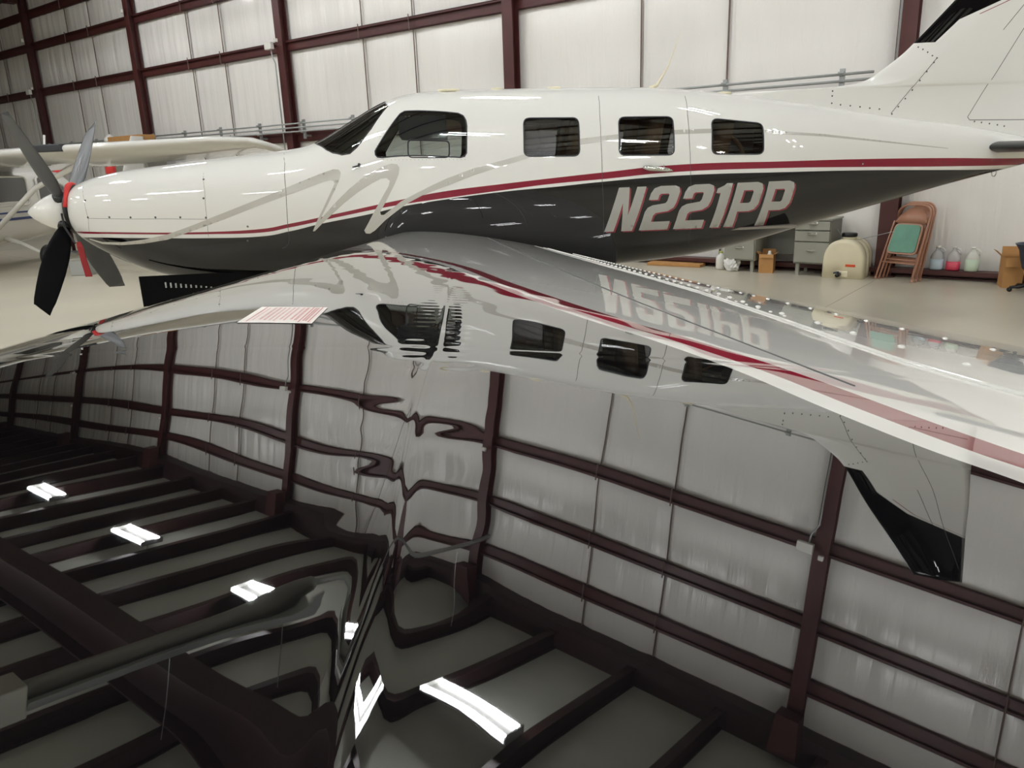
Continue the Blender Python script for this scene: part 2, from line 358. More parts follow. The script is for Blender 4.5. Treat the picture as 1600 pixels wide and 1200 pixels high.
W1=[(0.686,1.879),(0.69,1.896),(0.697,1.909),(0.707,1.919),(0.722,1.924),(0.74,1.926),(1.078,1.917),(1.096,1.915),(1.109,1.909),(1.118,1.899),(1.123,1.885),(1.124,1.868),(1.117,1.674),(1.114,1.657),(1.108,1.644),(1.098,1.634),(1.084,1.629),(1.066,1.627),(0.724,1.635),(0.706,1.638),(0.693,1.644),(0.683,1.653),(0.677,1.667),(0.676,1.684)]
W2=[(1.444,1.863),(1.448,1.88),(1.456,1.893),(1.467,1.903),(1.482,1.908),(1.5,1.91),(1.84,1.902),(1.858,1.899),(1.872,1.893),(1.881,1.883),(1.886,1.869),(1.886,1.852),(1.879,1.656),(1.877,1.638),(1.871,1.625),(1.861,1.616),(1.847,1.61),(1.829,1.609),(1.482,1.619),(1.464,1.621),(1.45,1.628),(1.44,1.637),(1.434,1.651),(1.433,1.668)]
W3=[(2.203,1.83),(2.208,1.847),(2.217,1.86),(2.229,1.869),(2.244,1.873),(2.264,1.873),(2.594,1.834),(2.614,1.829),(2.628,1.822),(2.637,1.811),(2.642,1.796),(2.642,1.778),(2.635,1.638),(2.633,1.62),(2.627,1.607),(2.616,1.597),(2.601,1.592),(2.581,1.59),(2.241,1.601),(2.222,1.603),(2.208,1.609),(2.197,1.619),(2.191,1.633),(2.189,1.65)]
WS=[(-0.958,1.786),(-0.871,1.741),(-0.817,1.715),(-0.74,1.697),(-0.679,1.705),(-0.621,1.751),(-0.506,1.887),(-0.373,2.059),(-0.393,2.097)]
STORM=[(-0.225,1.76),(-0.224,1.772),(-0.219,1.781),(-0.212,1.788),(-0.203,1.791),(-0.19,1.792),(0.062,1.776),(0.074,1.774),(0.084,1.769),(0.09,1.762),(0.094,1.752),(0.094,1.74),(0.091,1.683),(0.089,1.671),(0.084,1.662),(0.077,1.655),(0.067,1.651),(0.054,1.65),(-0.193,1.659),(-0.206,1.661),(-0.215,1.665),(-0.222,1.672),(-0.226,1.681),(-0.227,1.694)]
SWA=[(-1.229,1.452),(-1.104,1.498),(-0.979,1.541),(-0.871,1.576),(-0.813,1.592),(-0.773,1.588),(-0.758,1.565),(-0.769,1.522),(-0.807,1.449),(-0.874,1.337),(-0.934,1.243),(-0.98,1.163),(-1.022,1.125),(-0.974,1.212),(-0.919,1.299),(-0.86,1.4),(-0.812,1.485),(-0.819,1.504),(-0.842,1.511),(-0.9,1.499),(-1.025,1.461),(-1.134,1.425),(-1.234,1.397)]
SWB=[(-1.022,1.125),(-0.987,1.176),(-0.907,1.258),(-0.817,1.343),(-0.711,1.434),(-0.608,1.509),(-0.507,1.564),(-0.424,1.6),(-0.358,1.618),(-0.318,1.612),(-0.302,1.584),(-0.311,1.537),(-0.345,1.468),(-0.391,1.391),(-0.428,1.329),(-0.461,1.282),(-0.477,1.255),(-0.473,1.234),(-0.449,1.233),(-0.392,1.272),(-0.306,1.333),(-0.18,1.391),(-0.055,1.446),(0.07,1.497),(0.066,1.438),(-0.016,1.413),(-0.141,1.37),(-0.267,1.311),(-0.353,1.254),(-0.44,1.193),(-0.53,1.114),(-0.574,1.089),(-0.606,1.093),(-0.616,1.117),(-0.581,1.169),(-0.533,1.245),(-0.486,1.315),(-0.44,1.385),(-0.394,1.454),(-0.383,1.489),(-0.406,1.512),(-0.454,1.509),(-0.521,1.478),(-0.632,1.416),(-0.753,1.333),(-0.859,1.248),(-0.941,1.182),(-1.006,1.125)]
SWC=[(0.07,1.496),(0.273,1.561),(0.476,1.607),(0.68,1.653),(0.886,1.704),(1.123,1.755),(1.422,1.779),(1.896,1.798),(2.193,1.799),(2.651,1.774),(3.198,1.73),(3.775,1.66),(4.417,1.581),(4.417,1.576),(3.774,1.647),(3.195,1.71),(2.648,1.752),(2.189,1.765),(1.893,1.764),(1.419,1.742),(1.12,1.711),(0.883,1.661),(0.679,1.615),(0.474,1.564),(0.271,1.508),(0.066,1.438)]
SWD=[(-2.869,1.118),(-2.755,1.089),(-2.577,1.086),(-2.381,1.103),(-2.179,1.14),(-1.971,1.202),(-1.701,1.293),(-1.436,1.382),(-1.229,1.452),(-1.234,1.397),(-1.443,1.331),(-1.709,1.241),(-1.979,1.159),(-2.189,1.097),(-2.39,1.071),(-2.587,1.062),(-2.764,1.072),(-2.875,1.109)]
LET=[('N',[[[(1.321,1.022),(1.427,1.372),(1.514,1.372),(1.507,1.149),(1.577,1.372),(1.652,1.372),(1.553,1.021),(1.463,1.021),(1.462,1.251),(1.398,1.022)]],[[(1.336,1.012),(1.44,1.362),(1.527,1.363),(1.522,1.139),(1.59,1.363),(1.665,1.363),(1.568,1.011),(1.478,1.011),(1.476,1.241),(1.413,1.012)]]]),('2',[[[(1.61,1.021),(1.851,1.02),(1.864,1.089),(1.705,1.089),(1.718,1.141),(1.738,1.159),(1.837,1.171),(1.882,1.197),(1.903,1.236),(1.929,1.323),(1.923,1.358),(1.889,1.372),(1.768,1.372),(1.717,1.355),(1.689,1.315),(1.673,1.265),(1.749,1.265),(1.76,1.301),(1.775,1.311),(1.836,1.311),(1.842,1.301),(1.827,1.251),(1.812,1.236),(1.706,1.222),(1.667,1.203),(1.646,1.171)]],[[(1.625,1.011),(1.867,1.01),(1.88,1.079),(1.72,1.079),(1.732,1.132),(1.752,1.149),(1.852,1.161),(1.897,1.188),(1.918,1.227),(1.943,1.313),(1.937,1.349),(1.903,1.363),(1.781,1.363),(1.731,1.346),(1.703,1.306),(1.687,1.256),(1.763,1.256),(1.774,1.292),(1.789,1.302),(1.85,1.302),(1.856,1.292),(1.841,1.241),(1.826,1.227),(1.72,1.212),(1.681,1.194),(1.66,1.161)]]]),('2',[[[(1.9,1.019),(2.146,1.018),(2.156,1.087),(1.993,1.088),(2.004,1.141),(2.024,1.158),(2.125,1.17),(2.171,1.196),(2.192,1.236),(2.216,1.323),(2.21,1.358),(2.173,1.373),(2.05,1.373),(1.998,1.356),(1.971,1.316),(1.956,1.265),(2.033,1.265),(2.043,1.301),(2.058,1.311),(2.12,1.311),(2.127,1.301),(2.113,1.251),(2.098,1.236),(1.99,1.222),(1.951,1.203),(1.931,1.17)]],[[(1.916,1.009),(2.164,1.007),(2.173,1.077),(2.009,1.078),(2.019,1.131),(2.039,1.149),(2.141,1.16),(2.186,1.187),(2.207,1.226),(2.231,1.313),(2.224,1.349),(2.188,1.364),(2.064,1.364),(2.013,1.346),(1.985,1.306),(1.971,1.256),(2.048,1.256),(2.058,1.292),(2.073,1.302),(2.135,1.302),(2.141,1.292),(2.127,1.241),(2.113,1.227),(2.005,1.212),(1.966,1.193),(1.946,1.161)]]]),('1',[[[(2.215,1.017),(2.298,1.015),(2.374,1.372),(2.323,1.373),(2.299,1.355),(2.244,1.333),(2.234,1.298),(2.272,1.298)]],[[(2.233,1.006),(2.316,1.005),(2.389,1.363),(2.338,1.363),(2.314,1.346),(2.259,1.323),(2.249,1.289),(2.287,1.289)]]]),('P',[[[(2.34,1.015),(2.425,1.013),(2.439,1.14),(2.539,1.139),(2.589,1.154),(2.619,1.193),(2.647,1.316),(2.638,1.357),(2.596,1.372),(2.414,1.372)],[(2.452,1.209),(2.477,1.31),(2.554,1.31),(2.563,1.299),(2.544,1.219),(2.531,1.208)]],[[(2.358,1.004),(2.444,1.002),(2.456,1.13),(2.557,1.129),(2.606,1.144),(2.636,1.183),(2.663,1.307),(2.654,1.348),(2.612,1.362),(2.43,1.363)],[(2.469,1.199),(2.493,1.301),(2.57,1.3),(2.579,1.29),(2.56,1.209),(2.548,1.199)]]]),('P',[[[(2.634,1.008),(2.725,1.006),(2.727,1.136),(2.834,1.134),(2.886,1.149),(2.915,1.188),(2.938,1.314),(2.928,1.356),(2.883,1.371),(2.692,1.371)],[(2.738,1.206),(2.759,1.308),(2.84,1.308),(2.85,1.297),(2.833,1.215),(2.821,1.205)]],[[(2.655,0.997),(2.747,0.994),(2.746,1.126),(2.853,1.124),(2.906,1.138),(2.934,1.178),(2.956,1.304),(2.945,1.346),(2.9,1.361),(2.708,1.362)],[(2.755,1.196),(2.776,1.299),(2.857,1.298),(2.868,1.288),(2.852,1.205),(2.839,1.195)]]])]
SEAM1=[(1.323,2.086),(1.3,1.931),(1.29,1.735),(1.292,1.422),(1.297,1.343),(1.308,1.14),(1.321,0.98)]
SEAM2=[(2.042,2.067),(2.013,1.909),(2.004,1.711),(2.011,1.45),(2.022,1.315),(2.037,1.109),(2.074,0.884)]
SEAM3=[(-1.232,1.726),(-1.205,1.646),(-1.195,1.434),(-1.213,1.164),(-1.216,1.077),(-1.23,1.031),(-1.255,1.005),(-1.287,0.996)]
SEAM4=[(-2.868,1.558),(-2.829,1.422),(-2.822,1.313),(-2.818,1.277),(-2.843,1.175)]
SEAM5=[(-2.823,1.282),(-2.474,1.27),(-2.165,1.261),(-1.845,1.248)]
SEAM6=[(-1.851,1.6),(-1.833,1.456),(-1.843,1.26),(-1.855,1.109)]
DOTS=[(-2.818,1.289),(-2.627,1.287),(-2.45,1.281),(-2.25,1.275),(-2.052,1.269),(-1.849,1.26),(-2.82,1.42),(-1.847,1.408),(-1.843,1.549),(-1.53,1.18),(-1.55,1.068),(3.575,1.479)]
HANDLE=[(1.618,1.519),(1.858,1.49)]
VENT=[(-0.612,1.621)]
HEADL=[(0.074,1.573)]

def gl_paint(name,build):
    m=bpy.data.materials.new(name); m.use_nodes=True; nt=m.node_tree; b=nt.nodes['Principled BSDF']
    tc=nt.nodes.new('ShaderNodeTexCoord'); sp=nt.nodes.new('ShaderNodeSeparateXYZ'); nt.links.new(tc.outputs['Object'],sp.inputs[0])
    X=math_n(nt,'ADD',sp.outputs[0],1.0); Y=math_n(nt,'ADD',sp.outputs[1],YC); Z=sp.outputs[2]
    col,blk=build(nt,X,Y,Z); nt.links.new(col,b.inputs['Base Color'])
    b.inputs['Roughness'].default_value=.25; b.inputs['Coat Weight'].default_value=1; b.inputs['Coat Roughness'].default_value=.012; b.inputs['Coat IOR'].default_value=1.6
    b.inputs['Specular IOR Level'].default_value=0
    return m,nt,b
def step(nt,a,b,soft=.0015): # 1 where a>b
    d=math_n(nt,'SUBTRACT',a,b); d=math_n(nt,'DIVIDE',d,soft); n=nt.nodes.new('ShaderNodeClamp'); nt.links.new(math_n(nt,'ADD',d,.5),n.inputs[0]); return n.outputs[0]
def fus_cols(nt,X,Y,Z):
    u=math_n(nt,'DIVIDE',math_n(nt,'ADD',X,3.2),9.0)
    def cv(pts):
        pts=[(-3.2,pts[0][1])]+pts+[(5.8,pts[-1][1])]
        n=curve_node(nt,pts,-3.2,5.8,1.0,1.6); nt.links.new(u,n.inputs['Value']); return math_n(nt,'ADD',math_n(nt,'MULTIPLY',n.outputs[0],.6),1.0)
    zb,ml,mu=cv(BLK),cv(MLO),cv(MUP)
    c=mixc(nt,step(nt,Z,zb),BLACK_C,WHITE_C); inm=math_n(nt,'MULTIPLY',step(nt,Z,ml),step(nt,mu,Z)); c=mixc(nt,inm,c,MAR_C)
    g=nt.nodes.new('ShaderNodeNewGeometry'); c=mixc(nt,g.outputs['Backfacing'],c,S((120,114,104)))
    return c,None
FUSM,_,_=gl_paint('fuselage_paint',fus_cols)
XB=[(.05,.23),(.244,.206),(.282,.197),(.349,.189),(.465,.18),(.567,.163),(.722,.125),(1.1,.058),(1.5,.0),(1.85,-.095),(2.19,-.21),(3,-.5),(3.3,-.8),(6.5,-.9)]
def wing_cols(nt,X,Y,Z):
    Ya=math_n(nt,'ABSOLUTE',math_n(nt,'SUBTRACT',Y,YC)); Ya=math_n(nt,'SUBTRACT',YC,Ya)   # both wings alike
    t=math_n(nt,'SQRT',math_n(nt,'DIVIDE',math_n(nt,'MAXIMUM',Ya,0.0),6.5))
    pts=[(math.sqrt(a/6.5),b) for a,b in XB]; pts=[(0,.24)]+pts
    n=curve_node(nt,pts,0,1,-1,.5); nt.links.new(t,n.inputs['Value']); xb=math_n(nt,'SUBTRACT',math_n(nt,'MULTIPLY',n.outputs[0],1.5),1.0)
    c=mixc(nt,step(nt,X,xb,.0006),BLACK_C,WHITE_C)
    ml=math_n(nt,'ADD',xb,.021); mu=math_n(nt,'ADD',xb,.045)
    c=mixc(nt,math_n(nt,'MULTIPLY',step(nt,X,ml,.0006),step(nt,mu,X,.0006)),c,MAR_C); return c,None
WINGM,nt_,b_=gl_paint('wing_paint',wing_cols)
b_.inputs['Coat IOR'].default_value=2.3
FINE=[(3.0,5.9),(2.787,4.901),(2.643,4.544),(2.464,4.345),(2.4,4.3)]
def fin_cols(nt,X,Y,Z):
    u=math_n(nt,'SUBTRACT',Z,2.4); n=curve_node(nt,[(z,x) for z,x in FINE],2.4,3.4,4,6)
    for q in n.mapping.curves[0].points: q.handle_type='VECTOR'
    n.mapping.update(); nt.links.new(u,n.inputs['Value'])
    xe=math_n(nt,'ADD',math_n(nt,'MULTIPLY',n.outputs[0],2.0),4.0)
    k=math_n(nt,'MULTIPLY',step(nt,Z,2.465),step(nt,xe,X)); c=mixc(nt,k,WHITE_C,BLACK_C)
    a=math_n(nt,'ADD',xe,.07); b=math_n(nt,'ADD',xe,.085); k2=math_n(nt,'MULTIPLY',math_n(nt,'MULTIPLY',step(nt,X,a),step(nt,b,X)),step(nt,Z,2.68))
    return mixc(nt,k2,c,MAR_C),None
FINM,_,_=gl_paint('fin_paint',fin_cols)
WHITEG,_,_=gl_paint('white_gloss_paint',lambda nt,X,Y,Z:(mixc(nt,step(nt,X,100.0),WHITE_C,WHITE_C),None))
def zy2phi(X,Z):
    zc=fZ(X); H=np.where(Z>zc,fT(X)-zc,zc-fB(X)); r=np.clip((Z-zc)/H,-.9999,.9999); return np.arcsin(np.sign(r)*np.abs(r)**(NE/2))
def surf(X,ph,off=0.):
    w,zc=fW(X),fZ(X); s,c=np.sin(ph),np.cos(ph); H=np.where(s>0,fT(X)-zc,zc-fB(X))
    y=-w*np.sign(c)*np.abs(c)**(2/NE); z=H*np.sign(s)*np.abs(s)**(2/NE)
    ny=np.sign(y)*np.abs(y/w)**(NE-1)/w; nz=np.sign(z)*np.abs(z/H)**(NE-1)/H; L=np.sqrt(ny*ny+nz*nz)+1e-9
    return np.stack([X,YC+y+off*ny/L,zc+z+off*nz/L],-1)
NX,NT=724,264
gx=np.concatenate([np.linspace(-3.05,-2.9,20)[:-1],np.linspace(-2.9,5.6,NX-18)]); NX=len(gx)
gp=-math.pi/2+2*math.pi*np.arange(NT)/NT
A,B=np.meshgrid(gx,gp,indexing='ij'); PX=A.ravel().copy(); PP=B.ravel().copy()
KP=.75
def tophi(poly): return [(x,float(zy2phi(np.array(x),np.array(z)))) for x,z in poly]
wsl=tophi(WS[:8]); wsl+= [(-.40,1.30),(-.41,1.52),(-1.0,1.52),(-.985,1.25)]
HOLES=[('cockpit_window',tophi(W0),GLASSC),('cabin_window',tophi(W1),GLASST),('cabin_window',tophi(W2),GLASST),('cabin_window',tophi(W3),GLASST),('windshield',wsl,GLASSC)]
HOLES+= [(n,[(x,math.pi-p) for x,p in q][::-1],g) for n,q,g in HOLES]
hole=np.zeros((NX-1)*NT,bool); which=-np.ones((NX-1)*NT,int)
dx=gx[30]-gx[29]; dp=gp[1]-gp[0]
for n,q,g in HOLES:
    D=dens([(x,p*KP) for x,p in q],.002)
    lo,hi=D.min(0)-.03,D.max(0)+.03
    idx=np.where((PX>lo[0])&(PX<hi[0])&(PP*KP>lo[1])&(PP*KP<hi[1]))[0]
    P=np.stack([PX[idx],PP[idx]*KP],1)
    d=((P[:,None,:]-D[None])**2).sum(-1); k=d.argmin(1); dm=np.sqrt(d[np.arange(len(k)),k]); s=dm<.0085
    PX[idx[s]]=D[k[s],0]; PP[idx[s]]=D[k[s],1]/KP
ii,jj=np.meshgrid(np.arange(NX-1),np.arange(NT),indexing='ij'); ii=ii.ravel();jj=jj.ravel()
Q=np.stack([ii*NT+jj,(ii+1)*NT+jj,(ii+1)*NT+(jj+1)%NT,ii*NT+(jj+1)%NT],1)
pw=PP[Q].copy(); pw[jj==NT-1,2]+=2*math.pi; pw[jj==NT-1,3]+=2*math.pi
cen=np.stack([PX[Q].mean(1),pw.mean(1)],1)
for h,(n,q,g) in enumerate(HOLES):
    m_=pip(cen,q); which[m_]=h; hole|=m_
FV=surf(PX,PP)
keep=Q[~hole]
# nose: annular front lip closed by the dark inlet ring behind the spinner
V=np.concatenate([FV,[[-3.0,YC,1.33]]]); F=[tuple(q) for q in keep]+[(j,(j+1)%NT,NX*NT) for j in range(NT)]
V=np.concatenate([V,[[5.62,YC,1.53]]]); F+=[((NX-1)*NT+(j+1)%NT,(NX-1)*NT+j,NX*NT+1) for j in range(NT)]
fus=obj('fuselage',V,F,FUSM,AP,True)
for h,(n,q,g) in enumerate(HOLES):
    f=Q[which==h]
    if len(f)==0: continue
    uq,inv=np.unique(f.ravel(),return_inverse=True); V=surf(PX[uq],PP[uq],-.005)
    w=obj(n,V,inv.reshape(-1,4),g,AP,True)
    D=dens(q,.02); P=surf(D[:,0],D[:,1],-.001); V,F=tube(P,.0055,6,closed=True); obj('window_seal',V,F,DARKGREY if n!='windshield' else BLACKPL,w,True)
    if n=='windshield': 
        pass
def decal(name,poly,m,off=.0016,parent=AP,holes=(),g=.03,cut=False):
    from mathutils.geometry import delaunay_2d_cdt
    loops=[dens(poly,.012)]+[dens(h,.012) for h in holes]; vs=[];es=[]
    for L in loops:
        b=len(vs); vs+=[Vector((float(a),float(c))) for a,c in L]; es+=[(b+i,b+(i+1)%len(L)) for i in range(len(L))]
    if cut:
        for h in (W1,W2,W3):
            L=dens(h,.012); L=L[pip(L,poly)]; vs+=[Vector((float(a),float(c))) for a,c in L]
    P=np.array(poly); xs=np.arange(P[:,0].min(),P[:,0].max(),g); zs=np.arange(P[:,1].min(),P[:,1].max(),g)
    G=np.array([(x,z) for x in xs for z in zs]) if len(xs) and len(zs) else np.zeros((0,2))
    if len(G):
        G=G[pip(G,poly)]; vs+=[Vector((float(a),float(c))) for a,c in G]
    v,e,f,_,_,_=delaunay_2d_cdt(vs,es,[],0,1e-5)
    v=np.array([tuple(a) for a in v]); C=np.array([v[list(t)].mean(0) for t in f]); k=pip(C,poly)
    for h in holes: k&=~pip(C,h)
    if cut:
        for h in (W0,W1,W2,W3): k&=~pip(C,h)
    f=[t for t,kk in zip(f,k) if kk]
    ph=zy2phi(v[:,0],v[:,1]); return obj(name,surf(v[:,0],ph,off),[t if np.cross(v[t[1]]-v[t[0]],v[t[2]]-v[t[0]])>0 else t[::-1] for t in f],m,parent,True)
for q in (SWA,SWB,SWC,SWD): decal('swoosh_stripe',q,SWOOSH,.0012,cut=True)
reg=bpy.data.objects.new('registration_number',None); COL.objects.link(reg); reg.parent=AP; reg['_o']=list(AP['_o'])
for ch,(a,b) in LET:
    decal('letter_shadow',b[0],MAROON,.0014,reg,b[1:]); decal('letter',a[0],LETG,.0026,reg,a[1:])
def seam(P,name='panel_seam',r=.0022,m=SEAMM):
    D=dens(P,.03,False); V,F=tube(surf(D[:,0],zy2phi(D[:,0],D[:,1]),0),r,5); obj(name,V,F,m,AP)
for q in (SEAM1,SEAM2,SEAM3): seam(q)
for q in (SEAM4,SEAM5,SEAM6): seam(q,r=.0013)
for i,(x,z) in enumerate(DOTS):
    p=surf(np.array(x),zy2phi(np.array(x),np.array(z)),.0)
    V,F=lathe([(0,-.004),(.007,-.003),(.009,0)],8,axis='y',c=tuple(p)); obj('fastener',V,F,DOTM if i!=len(DOTS)-1 else CHROME,AP)
# row of rivets under the cockpit window and on the roof edge
for i in range(22):
    x=-.42+.03*i; p=surf(np.array(x),zy2phi(np.array(x),np.array(1.648-.03*i*.03)),0); V,F=lathe([(0,-.001),(.0025,0)],6,axis='y',c=tuple(p)); obj('rivet',V,F,DOTM,AP)
# door handle, vent, antennas, tie-down ring
def onside(x,z,o=0): return surf(np.array(float(x)),zy2phi(np.array(float(x)),np.array(float(z))),o)
a=onside(HANDLE[0][0],HANDLE[0][1],.02); b=onside(HANDLE[1][0],HANDLE[1][1],.02)
V,F=tube([a,a*.8+b*.2,b*.85+a*.15,b],[.012,.022,.014,.006],10); h=obj('door_handle',V*1,F,CHROME,AP,True,label='silver door handle')
c=a*.3+b*.7; V,F=tube([c,c+np.array([0,0,.035])],.005,6); obj('handle_pin',V,F,GALV,h)
p=onside(*VENT[0]); V,F=tube([p,p+np.array([0,-.02,-.01]),p+np.array([-.05,-.035,-.018])],[.012,.008,.004],8); obj('air_vent',V,F,DARKGREY,AP)
def roofp(x,dy=0): return np.array([x,YC+dy,float(fT(x))])
p=roofp(1.88,-.1); V,F=tube([p+[-.06,0,-.01],p+[0,0,.02],p+[.09,0,.16],p+[.19,0,.42]],[.02,.013,.006,.002],8); obj('whip_antenna',V,F,CREAM,AP,True)
for x,w_ in ((.12,.1),(1.0,.06),(2.45,.07),(.52,.05)):
    p=roofp(x,-.12); V,F=lathe([(w_,-.008),(w_*.9,.012),(0,.018)],14,c=tuple(p-[0,0,.012])); obj('roof_antenna',V,F,CREAM,AP,True)
V,F=tube([(5.07+.022*math.cos(t),YC-.02,1.345+.03*math.sin(t)) for t in np.linspace(0,2*math.pi,14)[:-1]],.005,6,closed=True); obj('tie_down_ring',V,F,CHROME,AP,True)
# interior: floor, seats, glareshield
V,F=join([box(-1.0,3.0,YC-.5,YC+.5,.98,1.0)]); obj('cabin_floor',V,F,LINER,AP)
def seat(x,y,face,m=TANLEATHER):
    fr=Fr((x,y,0)); s=face
    V,F=join([box(-.25,.25,-.22,.22,1.12,1.32,fr,.04)]); o=obj('cabin_seat',V,F,m,AP,True)
    bk=loft([fr([( -s*.25+s*(-.0-.12*t)+a,b,1.25+.68*t) for a,b in ((-.055,-.2),(.055,-.2),(.06,0),(.055,.2),(-.055,.2),(-.06,0))]) for t in (0,.1,.5,.9,1)]); obj('backrest',bk[0],bk[1],m,o,True)
    V,F=join([box(-.2,.2,-.18,.18,1.0,1.12,fr)]); obj('seat_base',V,F,DARKGREY,o)
for x,y,f in ((.55,-.27,-1),(.55,.27,-1),(1.15,-.27,-1),(1.15,.27,-1),(1.75,-.24,-1),(1.75,.24,-1),(-.15,-.27,-1),(-.15,.27,-1)): seat(x+.28,YC+y,-f*-1)
V,F=join([box(-1.0,-.62,YC-.5,YC+.5,1.45,1.66,WORLD,.05)]); obj('glareshield',V,F,BLACKPL,AP,True)
V,F=join([box(2.75,2.8,YC-.36,YC+.36,1.0,1.82)]); obj('cabin_bulkhead',V,F,LINER,AP)
arc=[(2.30+.28*math.cos(t),YC-.36,1.45+.34*math.sin(t)) for t in np.linspace(.2,1.4,10)]; V,F=tube(arc,.018,8); obj('cabin_door_arch',V,F,TANLEATHER,AP,True)
# storm window frame and sun visor behind the cockpit glass
D=dens(STORM,.01); V,F=tube(surf(D[:,0],zy2phi(D[:,0],D[:,1]),-.004),.0065,6,closed=True); obj('storm_window_frame',V,F,BLACKPL,AP,True)
vis=[(-.29,1.99),(.08,1.985),(.085,1.79),(-.2,1.79),(-.27,1.80),(-.29,1.83)]
decal('sun_visor',vis,mat('dark_visor',S((58,60,68)),.12,coat=1),-.02)
# vertical fin with dorsal fillet, rudder lines
LEz=pchip([(1.85,2.2),(2.07,2.45),(2.105,2.6),(2.118,3.2),(2.13,3.5),(2.17,3.756),(2.258,3.91),(2.389,4.096),(2.474,4.186),(3.44,5.125)])
TEz=lambda z:5.45+.12*(z-1.6)
def fin_half(z,x):
    l,t=float(LEz(z)),TEz(z); u=np.clip((x-l)/(t-l),0,1); T=np.interp(z,[1.7,2.0,2.2,3.44],[.10,.075,.07,.04]); d=x-l
    return T*min(1,math.sqrt(max(d,0)/.35))*(1-max(0,(u-.35)/.65)**1.6*.93)
zs=np.concatenate([np.linspace(1.62,2.05,16)[:-1],np.linspace(2.05,2.2,40),np.linspace(2.22,3.44,34)]); secs=[]
for z in zs:
    zz=max(z,1.86); l,t=float(LEz(zz)),TEz(zz); us=np.concatenate([np.linspace(0,1,40)**2]); xs=l+(t-l)*us
    hw=np.array([fin_half(zz,x) for x in xs]); a=np.stack([xs,YC-hw,np.full(40,z)],1); b=np.stack([xs,YC+hw,np.full(40,z)],1)[::-1][1:-1]; secs.append(np.concatenate([a,b]))
V,F=loft(secs); obj('vertical_fin',V,[f[::-1] for f in F],FINM,AP,True)
def onfin(x,z,o=.0015): return (x,YC-fin_half(max(z,1.86),x)-o,z)
for L in ([(4.726,1.84),(5.143,2.554),(5.6,3.3)],[(4.726,1.84),(4.75,1.815),(5.4,1.80)],[(4.95,2.55),(5.2,2.85)],[(4.36,2.33),(3.99,1.89)]):
    D=dens(L,.05,False); V,F=tube([onfin(x,z,-.0005) for x,z in D],.0028,5); obj('rudder_seam',V,F,SEAMM,AP)
fd=[(4.207,2.43),(4.245,2.41),(4.285,2.385),(4.325,2.355),(4.365,2.335),(4.34,2.30),(4.283,2.227),(4.228,2.155),(4.172,2.08),(4.115,2.01),(4.055,1.945),(4.0,1.885),(3.44,2.09),(3.44,2.05),(3.44,1.99),(3.52,1.975),(3.61,1.965),(3.70,1.953),(3.79,1.94),(3.88,1.93),(4.80,1.80),(4.87,1.79),(4.95,1.778),(5.03,1.765),(5.1,1.752)]
for x,z in fd:
    p=onfin(x,z,0); V,F=lathe([(0,-.003),(.005,-.002),(.008,0)],7,axis='y',c=p); obj('fastener',V,F,DOTM,AP)
# horizontal stabiliser, black de-ice boots
def naca(c,t,n=24):
    u=np.linspace(0,1,n)**1.6; y=5*t*(.2969*np.sqrt(u)-.126*u-.3516*u**2+.2843*u**3-.1036*u**4)*c; return u*c,y
for sg in (-1,1):
    secs=[]
    for yy,x0,c in ((.02,4.80,.95),(.10,4.84,.90),(.2,4.86,.86),(1.0,4.95,.76),(2.25,5.08,.6),(2.3,5.14,.5)):
        x,y=naca(c,.11); up=np.stack([x0+x,np.full(len(x),YC+sg*yy),1.575+y],1); dn=np.stack([x0+x,np.full(len(x),YC+sg*yy),1.575-y],1)[::-1][1:-1]; secs.append(np.concatenate([up,dn]))
    V,F=loft(secs); st=obj('stabiliser',V,F,WHITEG,AP,True)
    secs=[]
    for yy,x0,c in ((.09,4.826,.93),(1.0,4.942,.77),(2.2,5.068,.61)):
        x,y=naca(c,.128); k=7; up=np.stack([x0+x,np.full(len(x),YC+sg*yy),1.575+y],1)[:k]; dn=np.stack([x0+x,np.full(len(x),YC+sg*yy),1.575-y],1)[:k][::-1][:-1]; secs.append(np.concatenate([up[::1],dn]))
    V,F=loft(secs); obj('deice_boot',V,F,DIRT,st,True)
# propeller: spinner, four blades
hub=np.array([-3.10,YC,1.33])
prof=[(0,-.33),(.02,-.318),(.05,-.285),(.085,-.235),(.12,-.17),(.145,-.11),(.158,-.04),(.162,.04)]
V,F=lathe([(r,h) for r,h in prof],40,axis='x',c=tuple(hub)); spn=obj('spinner',V,F,WHITEG,AP,True)
V,F=lathe([(.12,.03),(.165,.035),(.175,.05),(.14,.06)],36,axis='x',c=tuple(hub)); obj('spinner_backplate',V,F,BLACKPL,spn,True)
th0=-.0266
for a,m_ in ((th0+math.pi*.75,PROPSHEEN),(th0+math.pi*1.25,PROPB),(th0+math.pi*.25,PROPSHEEN),(th0-math.pi*.25,PROPSHEEN)):
    er=np.array([0,math.cos(a),math.sin(a)]); et=np.array([0,-math.sin(a),math.cos(a)]); ex=np.array([1.,0,0]); secs=[]
    for r,c,t,tw in ((.10,.06,.06,80),(.17,.07,.055,80),(.24,.12,.035,78),(.36,.165,.024,74),(.5,.185,.018,68),(.65,.185,.014,64),(.8,.17,.011,61),(.93,.15,.009,59),(.985,.13,.007,58),(1.02,.115,.005,58)):
        w=math.radians(tw); cd_=math.sin(w)*ex+math.cos(w)*et; nd=math.cos(w)*ex-math.sin(w)*et
        sl=.035 if r>1.0 else 0.0; sh=0
        secs.append(np.array([hub+er*(r+sl*math.cos(q))+cd_*(c*(.5*math.cos(q))+sh)+nd*(t*.5*math.sin(q)) for q in np.linspace(0,2*math.pi,17)[:-1]]))
    V,F=loft(secs); bl=obj('propeller_blade',V,F,m_,AP,True)
    V,F=tube([hub+er*.12,hub+er*.19],[.055,.05],14); obj('blade_root',V,F,BLACKPL,bl,True)
